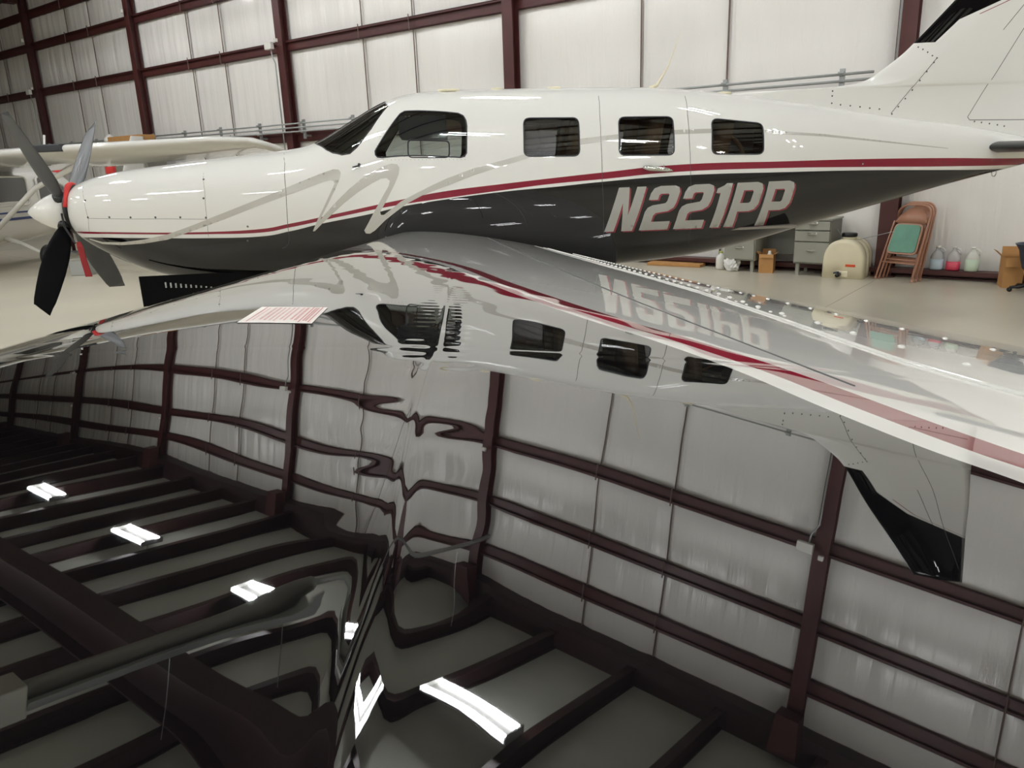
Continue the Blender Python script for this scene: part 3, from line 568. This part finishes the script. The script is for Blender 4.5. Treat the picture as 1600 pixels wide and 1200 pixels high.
V,F=lathe([(.155,-.012),(.185,-.02),(.215,.0),(.2,.03)],44,axis='x',c=(-3.045,YC,1.34)); obj('intake_lip',V,F,BLACKPL,AP,True)
V,F=join([box(-2.50,-1.5,YC-.34,YC-.32,.50,.80),]); nd=obj('nose_gear_door',V,F,PROPB,AP)
for i in range(11):
    V,F=box(-2.30+.04*i,-2.288+.04*i,YC-.345,YC-.315,.70-.002*i,.745-.006*i); obj('louvre',V,F,GALV,nd)
# landing gear
def wheel(x,y,r,w):
    return lathe([(r*.45,-w*.35),(r*.8,-w*.5),(r,-w*.32),(r,w*.32),(r*.8,w*.5),(r*.45,w*.35)],24,axis='y',c=(x,y,r))
V,F=wheel(-2.1,YC,.2,.15); nw=obj('nose_wheel',V,F,BLACKR,AP,True)
V,F=tube([(-2.1,YC-.1,.2),(-2.08,YC-.1,.42),(-2.05,YC,.45),(-2.0,YC,.8)],.028,8); obj('gear_leg',V,F,WHITEP,nw,True)
for y in (YC-1.85,YC+1.85):
    V,F=wheel(.55,y,.24,.17); mw=obj('main_wheel',V,F,BLACKR,AP,True)
    s=-1 if y<YC else 1
    V,F=tube([(.55,y-s*.13,.24),(.52,y-s*.13,.6),(.45,y-s*.1,1.02)],.035,8); obj('gear_leg',V,F,WHITEP,mw,True)
# ------------------------------------------------------------ wing
q_=(-0.54,0.951,1.476,0.735,-0.464,1.441,0.844,1.386)
def wsec(Y,u,side=1):
    s=(6.3-Y)/6.0; lx=q_[0]+(q_[4]-q_[0])*s; lz=q_[1]+(q_[5]-q_[1])*s; tx=q_[2]+(q_[6]-q_[2])*s; tz=q_[3]+(q_[7]-q_[3])*s; t=.15-.03*s
    ch=math.hypot(tx-lx,tz-lz); yt=5*t*(.2969*np.sqrt(u)-.126*u-.3516*u**2+.2843*u**3-.1015*u**4); m=.2025;k=15.957
    yc=np.where(u<m,k/6*(u**3-3*m*u*u+m*m*(3-m)*u),k*m**3/6*(1-u)); f=1.0
    if Y<.07: f=math.sqrt(max(0,1-((.07-Y)/.09)**2))
    h=(yc+side*yt*f)*ch; return lx+(tx-lx)*u, lz+(tz-lz)*u+h
def xspar(Y): return np.interp(Y,[0,.126,.175,.3,.47,.64,.97,1.98,4.03,6.6],[-.022,-.020,-.018,-.016,-.009,-.005,.003,.027,.10,.17])
DY=list(np.arange(.10,.44,.046))+list(np.arange(.46,3.2,.028))
def relief(x,Y):
    dz=np.zeros_like(x); xs=xspar(Y); d=x-xs
    dz+=.0006*np.exp(-(d/.0032)**2)*min(1,1.2/(Y+.35))
    for yd in DY:
        if abs(Y-yd)<.03:
            a=.00008 if yd<.44 else .00009; sg=.0075 if yd<.44 else .0055
            g=math.exp(-.5*((Y-yd)/sg)**2)
            for o in (-.0135,.0135): dz-=a*g*np.exp(-.5*((d-o)/sg)**2)
    for yr in (.484,1.35,2.2,3.1):
        if abs(Y-yr)<.03:
            xm=np.round((x-.01)/.0265)*.0265+.01; dz-=.00012*math.exp(-.5*((Y-yr)/.005)**2)*np.exp(-.5*((x-xm)/.005)**2)*(x<.5)*(x>-.45)
    dz+=(.00007 if Y<.4 else .00009*math.exp(-(Y-.4)/.5)+.00002)*np.sin(2*math.pi*x/.17+1.3*math.sin(Y*5))*math.sin(2*math.pi*Y/.21+.6)+.00003*np.sin(2*math.pi*x/.083+2+3*Y)*np.sin(2*math.pi*Y/.13+4*x)
    dz+=.0004*np.exp(-((x+.43)/.035)**2)*math.sin(2*math.pi*Y/.31+.5)*np.exp(-.0*x)
    return dz
u1=np.concatenate([np.linspace(0,1,26)[:-1]**2*.10,np.linspace(.10,.312,30)[:-1],np.linspace(.312,.372,64)[:-1],np.linspace(.372,1,70)])
ys=np.concatenate([[-.019,-.012,0,.015,.03,.045],np.arange(.06,1.0,.004),np.arange(1.0,3.2,.014),np.linspace(3.2,6.75,60)])
def build_wing(ys,mirror=False,name='wing'):
    secs=[]
    lu=np.linspace(1,0,30)[1:-1]**1.5
    for Y in ys:
        x,z=wsec(Y,u1); z=z+relief(x,Y)*(1 if Y>.06 else 0); x2,z2=wsec(Y,lu,-1)
        yy=2*YC-Y if mirror else Y
        secs.append(np.stack([np.concatenate([x,x2]),np.full(len(x)+len(x2),yy),np.concatenate([z,z2])],1))
    V,F=loft(secs)
    if not mirror: F=[f[::-1] for f in F]
    return obj(name,V,F,WINGM,AP,True)
wing=build_wing(ys); build_wing(np.concatenate([[-.019,-.01,.01],np.linspace(.06,6.75,50)]),True)
def ztop(x,Y):
    a,b=wsec(Y,u1); return float(np.interp(x,a,b)+relief(np.array([x]),Y)[0])
# aileron gap lip, panel seam, screw rows, placard
L=[(Y,np.interp(Y,[.05,.45,.59,.74,.98,1.45,2.05,6.2],[.376,.371,.372,.392,.428,.49,.535,.72])) for Y in np.concatenate([np.linspace(.08,2,60),np.linspace(2.1,6.1,30)])]
V,F=tube([(x,Y,ztop(x,Y)) for Y,x in L],[.0022+.0010*min(Y,2) for Y,x in L],6); obj('aileron_gap_seal',V,F,WHITEG,wing,True)
V,F=tube([(.245+.02*max(0,Y-1),Y,ztop(.245+.02*max(0,Y-1),Y)-.0002) for Y in np.linspace(.43,6,60)],[.0007+.0006*min(Y,3) for Y in np.linspace(.43,6,60)],5); obj('skin_lap_seam',V,F,SEAMM,wing)
V,F=tube([(wsec(Y,np.array([.035]))[0][0],Y,wsec(Y,np.array([.035]))[1][0]) for Y in np.linspace(.5,6.2,80)],[.0008+.0006*min(Y,4) for Y in np.linspace(.5,6.2,80)],5); obj('deice_boot_edge',V,F,BLACKR,wing)
sc=None
def screw(x,Y,r):
    global sc
    if sc is None:
        V,F=lathe([(0,.45),(.5,.38),(.85,.18),(1,-.1)],8); me=bpy.data.meshes.new('screw'); me.from_pydata([tuple(v) for v in V],[],[tuple(f)[::-1] for f in F]); me.materials.append(WHITEG); me.polygons.foreach_set('use_smooth',[True]*len(me.polygons)); sc=me
    o=bpy.data.objects.new('screw',sc); COL.objects.link(o); o.parent=wing; o.scale=(r,r,r); o.location=Vector((x,Y,ztop(x,Y)))-Vector(AP['_o'])
for Y in np.concatenate([np.arange(.5,1.6,.11),np.arange(1.6,5.9,.09)]):
    x=np.interp(Y,[.5,.8,.93,1.1,1.52,2,6],[.44,.462,.477,.479,.55,.60,.80]); screw(x,Y,.0035+.0012*Y)
    x=np.interp(Y,[.5,.88,1.4,2.3,6],[.60,.673,.70,.74,1.0]); screw(x,Y+.03,.0032+.001*Y)
for Y in np.arange(1.0,5.8,.06): screw(np.interp(Y,[1,2,6],[.46,.56,.76]),Y,.0022+.0009*Y)
c4=[np.array(p) for p in ((-.164,.608),(-.105,.598),(-.109,.714),(-.171,.726))]
def plq(u0,u1_,v0,v1,o): # on placard: u across (x), v along Y
    out=[]
    for u,v in ((u0,v0),(u1_,v0),(u1_,v1),(u0,v1)):
        p=(c4[0]*(1-u)+c4[1]*u)*(1-v)+(c4[3]*(1-u)+c4[2]*u)*v; out.append((p[0],p[1],ztop(p[0],p[1])+o))
    return out
V=[];F=[]
for i in range(7):
    for j in range(9):
        u,v=i/6,j/8; p=(c4[0]*(1-u)+c4[1]*u)*(1-v)+(c4[3]*(1-u)+c4[2]*u)*v; V.append((p[0],p[1],ztop(p[0],p[1])+.0004))
F=[(i*9+j,(i+1)*9+j,(i+1)*9+j+1,i*9+j+1) for i in range(6) for j in range(8)]
pl=obj('placard',V,F,mat('placard_white',S((236,230,222)),.5),wing,label='white placard with red lettering')
INK=mat('red_ink',S((190,70,80)),.6); quads=[]
for u in (.10,.80,.93): quads.append(plq(u,u+.012,.05,.97,.0007))
rr_=random.Random(3)
for r,(u,h) in enumerate(((.845,.06),(.72,.04),(.66,.03),(.58,.025),(.52,.025),(.45,.025),(.385,.025),(.31,.035),(.24,.035),(.16,.02))):
    v=.1+.08*rr_.random()
    while v<.9:
        w=rr_.uniform(.02,.05); 
        for k in range(2): quads.append(plq(u+k*h*.55,u+k*h*.55+h*.3,v,min(.92,v+w),.0007))
        v+=w+.02
V=[p for q in quads for p in q]; F=[tuple(range(4*i,4*i+4)) for i in range(len(quads))]; o=obj('printing',V,F,INK,pl)
# red intake strap hanging from the propeller
rs=thing('propeller_strap','red fabric strap wrapped behind the propeller and hanging below the nose','strap',(-2.9,YC-.3,.85))
V,F=loft([np.array([(x,y,z),(x+w,y,z),(x+w,y+.012,z),(x,y+.012,z)]) for x,y,z,w in ((-2.94,YC-.33,1.10,.03),(-2.935,YC-.345,1.06,.045),(-2.925,YC-.35,.96,.045),(-2.91,YC-.35,.82,.05))]); obj('strap_tail',V,F,mat('dark_red_fabric',S((140,36,38)),.85),rs)
V,F=tube([(-3.07,YC-.20,1.32),(-3.04,YC-.26,1.22),(-2.95,YC-.33,1.09)],.008,6); obj('cord',V,F,BLACKR,rs)
V=[];F=[]
ts=np.linspace(math.radians(80),math.radians(172),14)
P=[(-3.03+.008*math.sin(3*t),YC+.215*math.cos(t),1.345+.20*math.sin(t)) for t in ts]; V,F=tube(P,[.019+.004*math.sin(4*t) for t in ts],8); obj('intake_plug',V,F,REDF,rs,True)
# ------------------------------------------------------------ high-wing airplane parked behind
b=math.radians(15); CW=np.array([math.cos(b),-math.sin(b),0]); CA=np.array([math.sin(b),math.cos(b),0])
C0=np.array([-7.21,14.64,0])-CW*1.25
CE=thing('parked_airplane','white high-wing airplane with blue stripes parked behind the nose and propeller','airplane',tuple(C0))
class F3(Fr):
    def __init__(s,o,e,n): s.o=np.array(o,float); s.e=np.array(e); s.n=np.array(n); s.u=np.array([0,0,1.])
FC=F3(C0,CW,CA)    # x = towards its left wing tip, y = towards its tail
def csec(y,w,zb,zt,n=2.6,k=28):
    zc=(zb+zt)/2; return FC([(w*math.copysign(abs(math.cos(t))**(2/n),math.cos(t)),y,zc+(zt-zb)/2*math.copysign(abs(math.sin(t))**(2/n),math.sin(t))) for t in np.linspace(0,2*math.pi,k+1)[:-1]])
V,F=loft([csec(*a) for a in ((-2.55,.22,.75,1.15),(-2.4,.4,.55,1.22),(-1.6,.52,.45,1.3),(-1.15,.54,.42,1.34),(-.95,.55,.42,1.45),(-.35,.56,.42,1.85),(.3,.56,.42,1.88),(1.0,.56,.44,1.85),(2.0,.52,.5,1.72),(2.4,.45,.56,1.45),(3.4,.28,.85,1.38),(5.4,.08,1.1,1.3))])
cf=obj('fuselage',V,F,WHITEG,CE,True)
def rrect(P,r):
    out=[];n=len(P); P=[np.array(p,float) for p in P]
    for i in range(n):
        a,b_,c=P[i-1],P[i],P[(i+1)%n]; u=(a-b_)/np.linalg.norm(a-b_); v=(c-b_)/np.linalg.norm(c-b_)
        for t in np.linspace(0,1,5): out.append((1-t)**2*(b_+u*r)+t*t*(b_+v*r)+2*t*(1-t)*b_)
    return out
def cwin(name,poly): # side window glass standing 8 mm proud of the cabin side
    V,F=prism(poly,-.01,.01,F3(C0+CW*.548,CA,CW)); w=obj(name,V,F,mat('dark_window',S((70,74,72)),.08,coat=1),CE)
    D=dens(poly,.03); V,F=tube([(x,.012,z) for x,z in D],.022,6,F3(C0+CW*.548,CA,CW),closed=True); obj('window_frame',V,F,WHITEG,w,True)
cwin('side_window',rrect([(-.55,1.13),(.80,1.12),(.80,1.62),(-.1,1.64)],.09)); cwin('side_window',rrect([(1.05,1.12),(2.0,1.15),(1.75,1.42),(1.45,1.57),(1.05,1.62)],.08)); 
V,F=prism([(-1.02,1.42),(-.5,1.80),(-.46,1.78),(-.98,1.39)],-.5,.5,F3(C0,CA,CW)); obj('windshield',V,F,MATS['dark_window'],CE)
for z,h in ((.98,.03),(.86,.045)):
    V,F=loft([FC([(w+.006,y,z+dz) for dz in (0,h)]+[(w-.02,y,z+dz) for dz in (h,0)]) for y,w in ((-1.6,.525),(-1.0,.55),(-.35,.56),(.3,.56),(1.0,.56),(2.0,.51),(2.4,.44),(3.4,.27))]); obj('stripe',V,F,BLUEP,CE)
for sg in (1,-1):
    secs=[]
    for l,y0,c,z in ((.0,-.95,1.62,1.95),(2.6,-.95,1.62,2.02),(5.3,-.82,1.25,2.07),(5.9,-.72,1.0,2.04),(6.2,-.6,.7,1.95)):
        x,y=naca(c,.135,18); up=FC(np.stack([np.full(18,sg*l),y0+x,z+y*1.15-.17*x],1)); dn=FC(np.stack([np.full(18,sg*l),y0+x,z-y*.85-.17*x],1))[::-1][1:-1]; secs.append(np.concatenate([up,dn]))
    V,F=loft(secs); wg=obj('wing',V,F,WHITEG,CE,True)
    if sg>0:
        V,F=box(2.35,2.85,-.965,-.8,1.98,2.10,FC,.02); obj('landing_light_cover',V,F,DARKGREY,wg)
        V,F=tube([(1.6,.2,2.14),(1.55,.3,2.3)],.02,6,FC); obj('fuel_vent',V,F,WHITEG,wg)
    V,F=tube([(sg*.54,-.25,.62),(sg*1.6,-.22,1.42),(sg*2.5,-.2,1.78),(sg*2.75,-.2,1.88)],[.045,.045,.045,.03],10,FC); obj('wing_strut',V,F,WHITEG,CE,True)
    V,F=tube([(sg*.35,.25,.56),(sg*.7,.25,.45),(sg*1.16,.25,.24)],[.05,.035,.03],8,FC); lg=obj('gear_leg',V,F,WHITEG,CE,True)
    V,F=lathe([(.07,-.06),(.15,-.09),(.21,-.05),(.21,.05),(.15,.09),(.07,.06)],22,F3(C0,CA,CW),axis='y',c=(.25,sg*1.25,.21)); obj('wheel',V,F,BLACKR,lg,True)
V,F=lathe([(.06,-.05),(.13,-.08),(.18,-.04),(.18,.04),(.13,.08),(.06,.05)],20,F3(C0,CA,CW),axis='y',c=(-1.75,0,.18)); obj('nose_wheel',V,F,BLACKR,CE,True)
V,F=tube([(0,-1.75,.2),(0,-1.7,.75)],.04,8,FC); obj('gear_leg',V,F,WHITEG,CE,True)
V,F=tube([(.3,-1.3,.62),(.32,-1.5,.5),(.34,-1.6,.5)],.035,8,FC); obj('exhaust_pipe',V,F,CHROME,CE,True)
V,F=loft([np.concatenate([FC(np.stack([np.full(14,0.0)+naca(c,.09,14)[1],y0+naca(c,.09,14)[0],np.full(14,z)],1)),FC(np.stack([np.full(14,0.0)-naca(c,.09,14)[1],y0+naca(c,.09,14)[0],np.full(14,z)],1))[::-1][1:-1]]) for z,y0,c in ((1.3,3.9,1.3),(1.5,4.3,.95),(2.45,4.9,.5))]); obj('vertical_fin',V,F,WHITEG,CE,True)
# ------------------------------------------------------------ far left things
def far_post(x,y,ztop_,lbl,colr=STEEL,lean=0):
    t=thing('capped_post',lbl,'post',(x,y,0)); fr=Fr((x,y,0),0)
    V,F=lathe([(.22,0),(.22,.03),(.035,.05)],16,fr); obj('base',V,F,GALV,t)
    V,F=tube([(0,0,.04),(lean,0,ztop_-.1)],[.035,.045],10,fr); obj('post',V,F,colr,t,True)
    V,F=box(lean-.09,lean+.09,-.09,.09,ztop_-.12,ztop_+.08,fr,.04); obj('cap',V,F,REDF,t,True)
far_post(-7.95,17.6,1.72,"dark red post with a red cap, seen past the parked airplane's wing strut")
far_post(-7.02,17.6,1.72,'white post with a red cap just above the nose cowling of the foreground airplane',WHITEP,.12)
cb=thing('storage_cabinet','tall grey cabinet against the back wall, hidden behind the high wing','cabinet',tuple(HG([(-17.7,-.75,0)])[0]))
fr=HW(-17.7,.75)
V,F=join([box(-1.1,1.1,-.25,.25,.0,2.36,fr,.01)]); obj('body',V,F,DESKD,cb)
for s in (-.55,.55):
    V,F=box(s-.52,s+.52,-.27,-.25,.1,2.2,fr,.006); dr=obj('door',V,F,DESKM,cb); V,F=box(s*.12-.02,s*.12+.02,-.3,-.27,1.0,1.15,fr); obj('handle',V,F,CHROME,dr)
V,F=join([box(-.75,.85,-.22,.2,0,.15,Fr(HG([(-17.7,-.75,2.361)])[0],-43.05),.01)]); o=based('cardboard_box',V,F,CARD); tag(o,'flat yellow-brown carton on top of the tall cabinet, above the high wing','box')
V,F=lathe([(.16,0),(.17,.12),(.10,.19),(.03,.24)],14,Fr(HG([(-18.75,-.75,2.361)])[0],0)); o=based('rag_bundle',V,F,WHITEP,True); tag(o,'small white bundle beside the flat carton above the high wing','bundle')
t=thing('floor_box','small grey box on the floor beyond the red strap','box',(-6.05,13.6,0)); fr=Fr((-6.05,13.6,0),-5)
V,F=box(-.16,.16,-.14,.14,0,.26,fr,.012); obj('body',V,F,GALV,t); V,F=box(-.165,.165,-.145,.145,.24,.28,fr,.008); obj('lid',V,F,DESKM,t)
# ------------------------------------------------------------ steel desk by the wall
DX=-1.24
dk=thing('steel_desk','grey steel office desk with two drawer pedestals under the tail, against the wall','desk',tuple(HG([(DX,-.4,0)])[0])); fr=HW(DX,.0)
V,F=box(-.77,.67,-.56,-.06,.722,.745,fr,.004); obj('desktop',V,F,DESKM,dk)
V,F=box(-.32,.2,-.12,-.10,.22,.72,fr); obj('modesty_panel',V,F,DESKD,dk)
for x0,x1,n in ((-.76,-.32,0),(.2,.66,1)):
    V,F=box(x0,x1,-.55,-.08,.16,.72,fr,.005); pd=obj('pedestal',V,F,DESKD if n else DESKM,dk)
    for z0,z1 in ((.18,.44),(.455,.585),(.60,.71)):
        V,F=box(x0+.012,x1-.012,-.572,-.55,z0,z1,fr,.005); dw=obj('drawer',V,F,DESKM,pd)
        c=(x0+x1)/2; zc=(z0+z1)/2+.03
        V,F=loft([fr([(c+x,-.572-d*q,zc+s_) for q,s_ in ((0,.016),(1,.004),(1,-.008),(0,-.012))]) for x,d in ((-.062,.004),(-.045,.02),(0,.026),(.045,.02),(.062,.004))]); obj('drawer_handle',V,F,CHROME,dw)
    for x in (x0+.05,x1-.05):
        for y in (-.5,-.14):
            V,F=box(x-.022,x+.022,y-.022,y+.022,0,.17,fr); obj('leg',V,F,DESKM,dk)
V,F=box(-.8,.7,-.62,-.06,.0,.0,fr)
# cardboard box under the desk with bits in it
def open_box(name,label,c,ang,w,d,h,flap=.1,extra=None):
    t=thing(name,label,'box',c); fr=Fr(c,ang); th=.006
    for nm,bb in (('side',(-w,w,-d,-d+th,0,h)),('side',(-w,w,d-th,d,0,h)),('side',(-w,-w+th,-d+th,d-th,0,h)),('side',(w-th,w,-d+th,d-th,0,h)),('bottom',(-w+th,w-th,-d+th,d-th,.0,th))):
        V,F=box(*bb,fr); obj(nm,V,F,CARD,t)
    for sx,sy in ((1,0),(-1,0),(0,-1),(0,1)):
        if sx: P=[(sx*w,-d+.005,h),(sx*w,d-.005,h),(sx*(w+flap*.75),d-.01,h+flap*(.35 if sx>0 else .7)),(sx*(w+flap*.75),-d+.01,h+flap*(.35 if sx>0 else .7))]
        else: P=[(-w+.005,sy*d,h),(w-.005,sy*d,h),(w-.01,sy*(d+flap*.25),h+flap*(.95 if sy>0 else -.9)),(-w+.01,sy*(d+flap*.25),h+flap*(.95 if sy>0 else -.9))]
        P=np.array(P); V=np.concatenate([P,P+np.array([0.004*(sx==0)+.0,0.0,.005])]); F=[(0,1,2,3),(7,6,5,4),(0,4,5,1),(1,5,6,2),(2,6,7,3),(3,7,4,0)]; obj('flap',fr(V),F,CARD,t)
    return t,fr
p=HG([(-1.44,-.40,0)])[0]; bx,bf=open_box('cardboard_box','small brown open carton on the floor between the desk pedestals',tuple(p),-43.05+12,.095,.12,.25,.05)
o_=Fr(p+np.array([.02,-.02,.23]),0); V,F=lathe([(0,-.22),(.04,-.2),(.045,0),(.02,.03),(.02,.06),(0,.062)],14,o_); o=based('spray_can',V,F,WHITEP,True); tag(o,'small white-capped can standing in the carton under the desk','can')
p=HG([(-2.86,-.30,0)])[0]; fr=Fr(p,-43.05+4)
V,F=box(-.42,.42,-.12,.12,0,.045,fr,.006); o=based('flat_carton',V,F,CARD); tag(o,'flattened cardboard piece lying on the floor left of the desk','cardboard')
# white bottle and plastic bag
p=HG([(-2.11,-.40,0)])[0]; t=thing('plastic_jug','small white jug standing beside the white plastic bag','jug',tuple(p)); fr=Fr(p,-30)
V,F=lathe([(.0,0),(.068,.004),(.072,.03),(.072,.15),(.06,.19),(.025,.215),(.022,.235)],20,fr); obj('body',V,F,WHITEP,t,True); V,F=lathe([(.026,.232),(.026,.255),(0,.257)],14,fr); obj('cap',V,F,mat('yellow_green_cap',S((190,196,90)),.5),t,True)
p=HG([(-1.90,-.50,0)])[0]; bm=bmesh.new(); bmesh.ops.create_icosphere(bm,subdivisions=4,radius=1)
for v in bm.verts:
    n=v.co.normalized(); r=1+.12*math.sin(7*n.x+3*n.z)+.1*math.sin(9*n.y-5*n.z+1)+.06*math.sin(17*n.x*n.y+11*n.z); v.co=Vector((n.x*.105*r,n.y*.09*r,.10+n.z*.10*r*(1 if n.z<.6 else 1.25)))
    v.co.z=max(v.co.z,0.002)
V=[tuple(v.co) for v in bm.verts]; F=[tuple(v.index for v in f.verts) for f in bm.faces]; bm.free(); V=Fr(p,0)(V)
o=based('plastic_bag',V,F,mat('thin_white_plastic',S((232,232,228)),.25,bump=(30,.6,.01)),False); tag(o,'crumpled white plastic bag on the floor in front of the desk leg','bag')
# ------------------------------------------------------------ leg tank
TX=-.40; tk=thing('liquid_tank','cream plastic horizontal tank with a black lid and a valve, right of the desk','tank',tuple(HG([(TX,-.36,0)])[0])); fr=HW(TX,.36)
def arch(w,h,y,n=20,r=.0):
    P=[(-w,y,0)]
    for t in np.linspace(math.pi,0,n): P.append((w*math.copysign(abs(math.cos(t))**.85,math.cos(t)),y,h*.42+h*.58*abs(math.sin(t))**.85))
    P.append((w,y,0)); return fr(P)
V,F=loft([arch(.20,.44,-.235),arch(.235,.475,-.225),arch(.25,.49,-.205),arch(.25,.49,-.06),arch(.235,.475,-.045),arch(.235,.475,-.015),arch(.25,.49,0),arch(.25,.49,.10),arch(.235,.475,.115),arch(.235,.475,.135),arch(.25,.49,.15),arch(.25,.49,.215),arch(.22,.46,.235)]); obj('tank_body',V,F,CREAM,tk,True)
V,F=lathe([(.085,.47),(.085,.51),(.075,.515),(0,.515)],24,fr); obj('filler_neck',V,F,CREAM,tk,True)
V,F=lathe([(.09,.512),(.095,.52),(.095,.55),(.085,.56),(0,.562)],24,fr); obj('lid',V,F,BLACKPL,tk,True)
V,F=box(.04,.16,-.242,-.222,.155,.185,fr,.003); obj('warning_label',V,F,mat('orange_label',S((222,84,44)),.5),tk,label='small orange-red label')
V,F=box(-.06,.08,-.25,-.20,.015,.10,fr,.012); obj('outlet_boss',V,F,CREAM,tk)
V,F=tube([(-.03,-.25,.055),(-.03,-.33,.05)],[.03,.024],12,fr); vl=obj('valve',V,F,BLACKPL,tk,True); V,F=tube([(-.08,-.30,.075),(-.02,-.30,.095),(-.02,-.30,.05)],.011,8,fr); obj('valve_handle',V,F,BLUEB,vl,True)
V,F=tube([(-.09,0,.50),(-.3,.2,.72),(-.4,.3,.8)],.005,6,fr); V2,F2=tube([(.09,.0,.47),(.32,.1,.53),(.5,.11,.58)],.004,6,fr); obj('tie_rope',V,F,GALV,tk); obj('tie_rope',V2,F2,GALV,tk)
# ------------------------------------------------------------ folding chairs leaning on the wall
def fold_chair(p,ang,lean,label):
    t=thing('folding_chair',label,'chair',tuple(p),group='folding chairs leaning on the wall'); a=math.radians(ang)
    e=np.array([math.cos(a),math.sin(a),0]); n0=np.array([-math.sin(a),math.cos(a),0]); l=math.radians(lean)
    class FL(Fr):
        def __init__(s): s.o=np.array(p,float); s.e=e; s.n=n0*math.cos(l)-np.array([0,0,1.])*math.sin(l); s.u=n0*math.sin(l)+np.array([0,0,1.])*math.cos(l)
    fr=FL(); r=.0125
    def U(w,h,y,z0,rad=.13):
        P=[(-w-.025,y,z0),(-w,y,h-rad)]+[(-w+rad-rad*math.cos(t),y,h-rad+rad*math.sin(t)) for t in np.linspace(.15,math.pi/2,6)]
        return P+[(-x,yy,z) for x,yy,z in P[::-1]]
    V,F=tube(U(.215,.96,0,0.0),r,8,fr); obj('front_frame',V,F,TAN,t,True)
    V,F=tube(U(.19,.50,.03,-.005,.05)[:],r*.9,8,fr); obj('rear_frame',V,F,TAN,t,True)
    for z,y in ((.22,0),(.27,.03)):
        V,F=tube([(-.21,y,z),(.21,y,z)],.009,8,fr); obj('crossbar',V,F,TAN,t,True)
    xs=np.linspace(-.2,.2,13); V=[];F=[]
    for yy in (0,.008):
        for x in xs:
            top=.955-.17*(abs(x)/.2)**2.6; V+=[(x,-.008-.03*(1-(x/.2)**2)*-1+yy,.735+.02*(abs(x)/.2)**2-.02),(x,-.008+.03*(1-(x/.2)**2)+yy,top-.03)]
    m=26
    for i in range(12):
        F+=[(2*i,2*i+2,2*i+3,2*i+1),(m+2*i,m+2*i+1,m+2*i+3,m+2*i+2),(2*i,m+2*i,m+2*i+2,2*i+2),(2*i+1,2*i+3,m+2*i+3,m+2*i+1)]
    obj('backrest',fr(V),F,TAN,t,True)
    q=rrect([(-.195,.33),(.195,.33),(.18,.72),(-.18,.72)],.07); V,F=prism(q,-.022,-.006,fr); st=obj('seat_pan',V,F,TAN,t)
    q=rrect([(-.175,.35),(.175,.35),(.16,.70),(-.16,.70)],.055); V,F=prism(q,-.036,-.022,fr); obj('seat_pad',V,F,GREEN,st,label='green vinyl seat pad')
    for x in (-.24,.24):
        V,F=tube([(x,0,-.005),(x,0,.03)],.016,8,fr); obj('foot_cap',V,F,TAN,t)
cn=np.array([.883,.469,0])
for i,(le,lab) in enumerate(((21,'tan folding chair with a green seat pad, front of the leaning stack'),(18.5,'tan folding chair in the middle of the leaning stack'),(16,'tan folding chair at the back of the stack, nearest the wall'))):
    fold_chair(np.array([5.56,9.10,.006])+cn*.085*i,-62,le,lab)
# ------------------------------------------------------------ jugs on the base girt
def jug(s,lab,liq,frac,body):
    p=HG([(s,-.135,.116)])[0]; 
    t=thing('gallon_jug',lab,'jug',tuple(p),group='jugs along the wall'); fr=Fr(p,-43)
    sq=lambda r,z,n=20:fr([(r*math.copysign(abs(math.cos(a))**.7,math.cos(a)),r*math.copysign(abs(math.sin(a))**.7,math.sin(a)),z) for a in np.linspace(0,2*math.pi,n+1)[:-1]])
    V,F=loft([sq(.068,0),sq(.076,.02),sq(.076,.15),sq(.066,.19),sq(.042,.225),sq(.024,.245),sq(.022,.275)]); obj('body',V,F,body,t,True)
    V,F=loft([sq(.069,.001),sq(.0772,.02),sq(.0772,.27*frac)]); obj('liquid',V,F,liq,t,True)
    V,F=lathe([(.026,.268),(.026,.292),(0,.294)],14,fr); obj('cap',V,F,WHITEP,t,True)
    V,F=tube([(.065,0,.19),(.075,0,.235),(.045,0,.262),(.02,0,.262)],.011,8,fr); obj('handle',V,F,body,t,True)
jug(.60,'clear jug of pale blue fluid half hidden behind the folding chairs',mat('pale_blue_fluid',S((186,204,214)),.3),.5,PETG)
jug(.78,'clear jug of pink-red fluid standing between the other two jugs',mat('pink_fluid',S((204,66,90)),.3),.42,PETG)
jug(.98,'cloudy white jug with a pale green label, rightmost of the three jugs',mat('milky_fluid',S((196,214,190)),.4),.55,cloudy('milky_plastic',S((228,228,218)),.8))
# ------------------------------------------------------------ carton and blue bin at the right edge
p=HG([(1.42,-.42,0)])[0]; bx,bf=open_box('cardboard_box','tall brown open carton on the floor near the right edge',tuple(p),-43.05+18,.10,.11,.34,.11)
p=HG([(1.66,-.70,0)])[0]; t=thing('shop_stool','dark blue bucket seat on a black swivel base at the right edge','stool',tuple(p)); fr=Fr(p,0)
V,F=lathe([(.06,.20),(.12,.26),(.15,.36),(.17,.46),(.21,.52),(.215,.53),(.20,.53),(.165,.47),(.14,.37),(.11,.29),(0,.27)],28,fr); obj('bucket_seat',V,F,BLUEB,t,True)
V,F=tube([(0,0,.06),(0,0,.22)],.03,10,fr); obj('pedestal',V,F,BLACKPL,t,True)
for k in range(5):
    a=k*2*math.pi/5+.3; V,F=tube([(0,0,.09),(.13*math.cos(a),.13*math.sin(a),.055),(.22*math.cos(a),.22*math.sin(a),.05)],[.025,.02,.014],8,fr); lg=obj('leg',V,F,BLACKPL,t,True)
    V,F=lathe([(.0,-.016),(.024,-.014),(.024,.014),(0,.016)],12,Fr((p[0]+.22*math.cos(a),p[1]+.22*math.sin(a),.024),math.degrees(a)),axis='y'); obj('caster',V,F,BLACKR,lg,True)
# small notice on the right part of the wall

for o in bpy.data.objects:
    if '_o' in o: del o['_o']
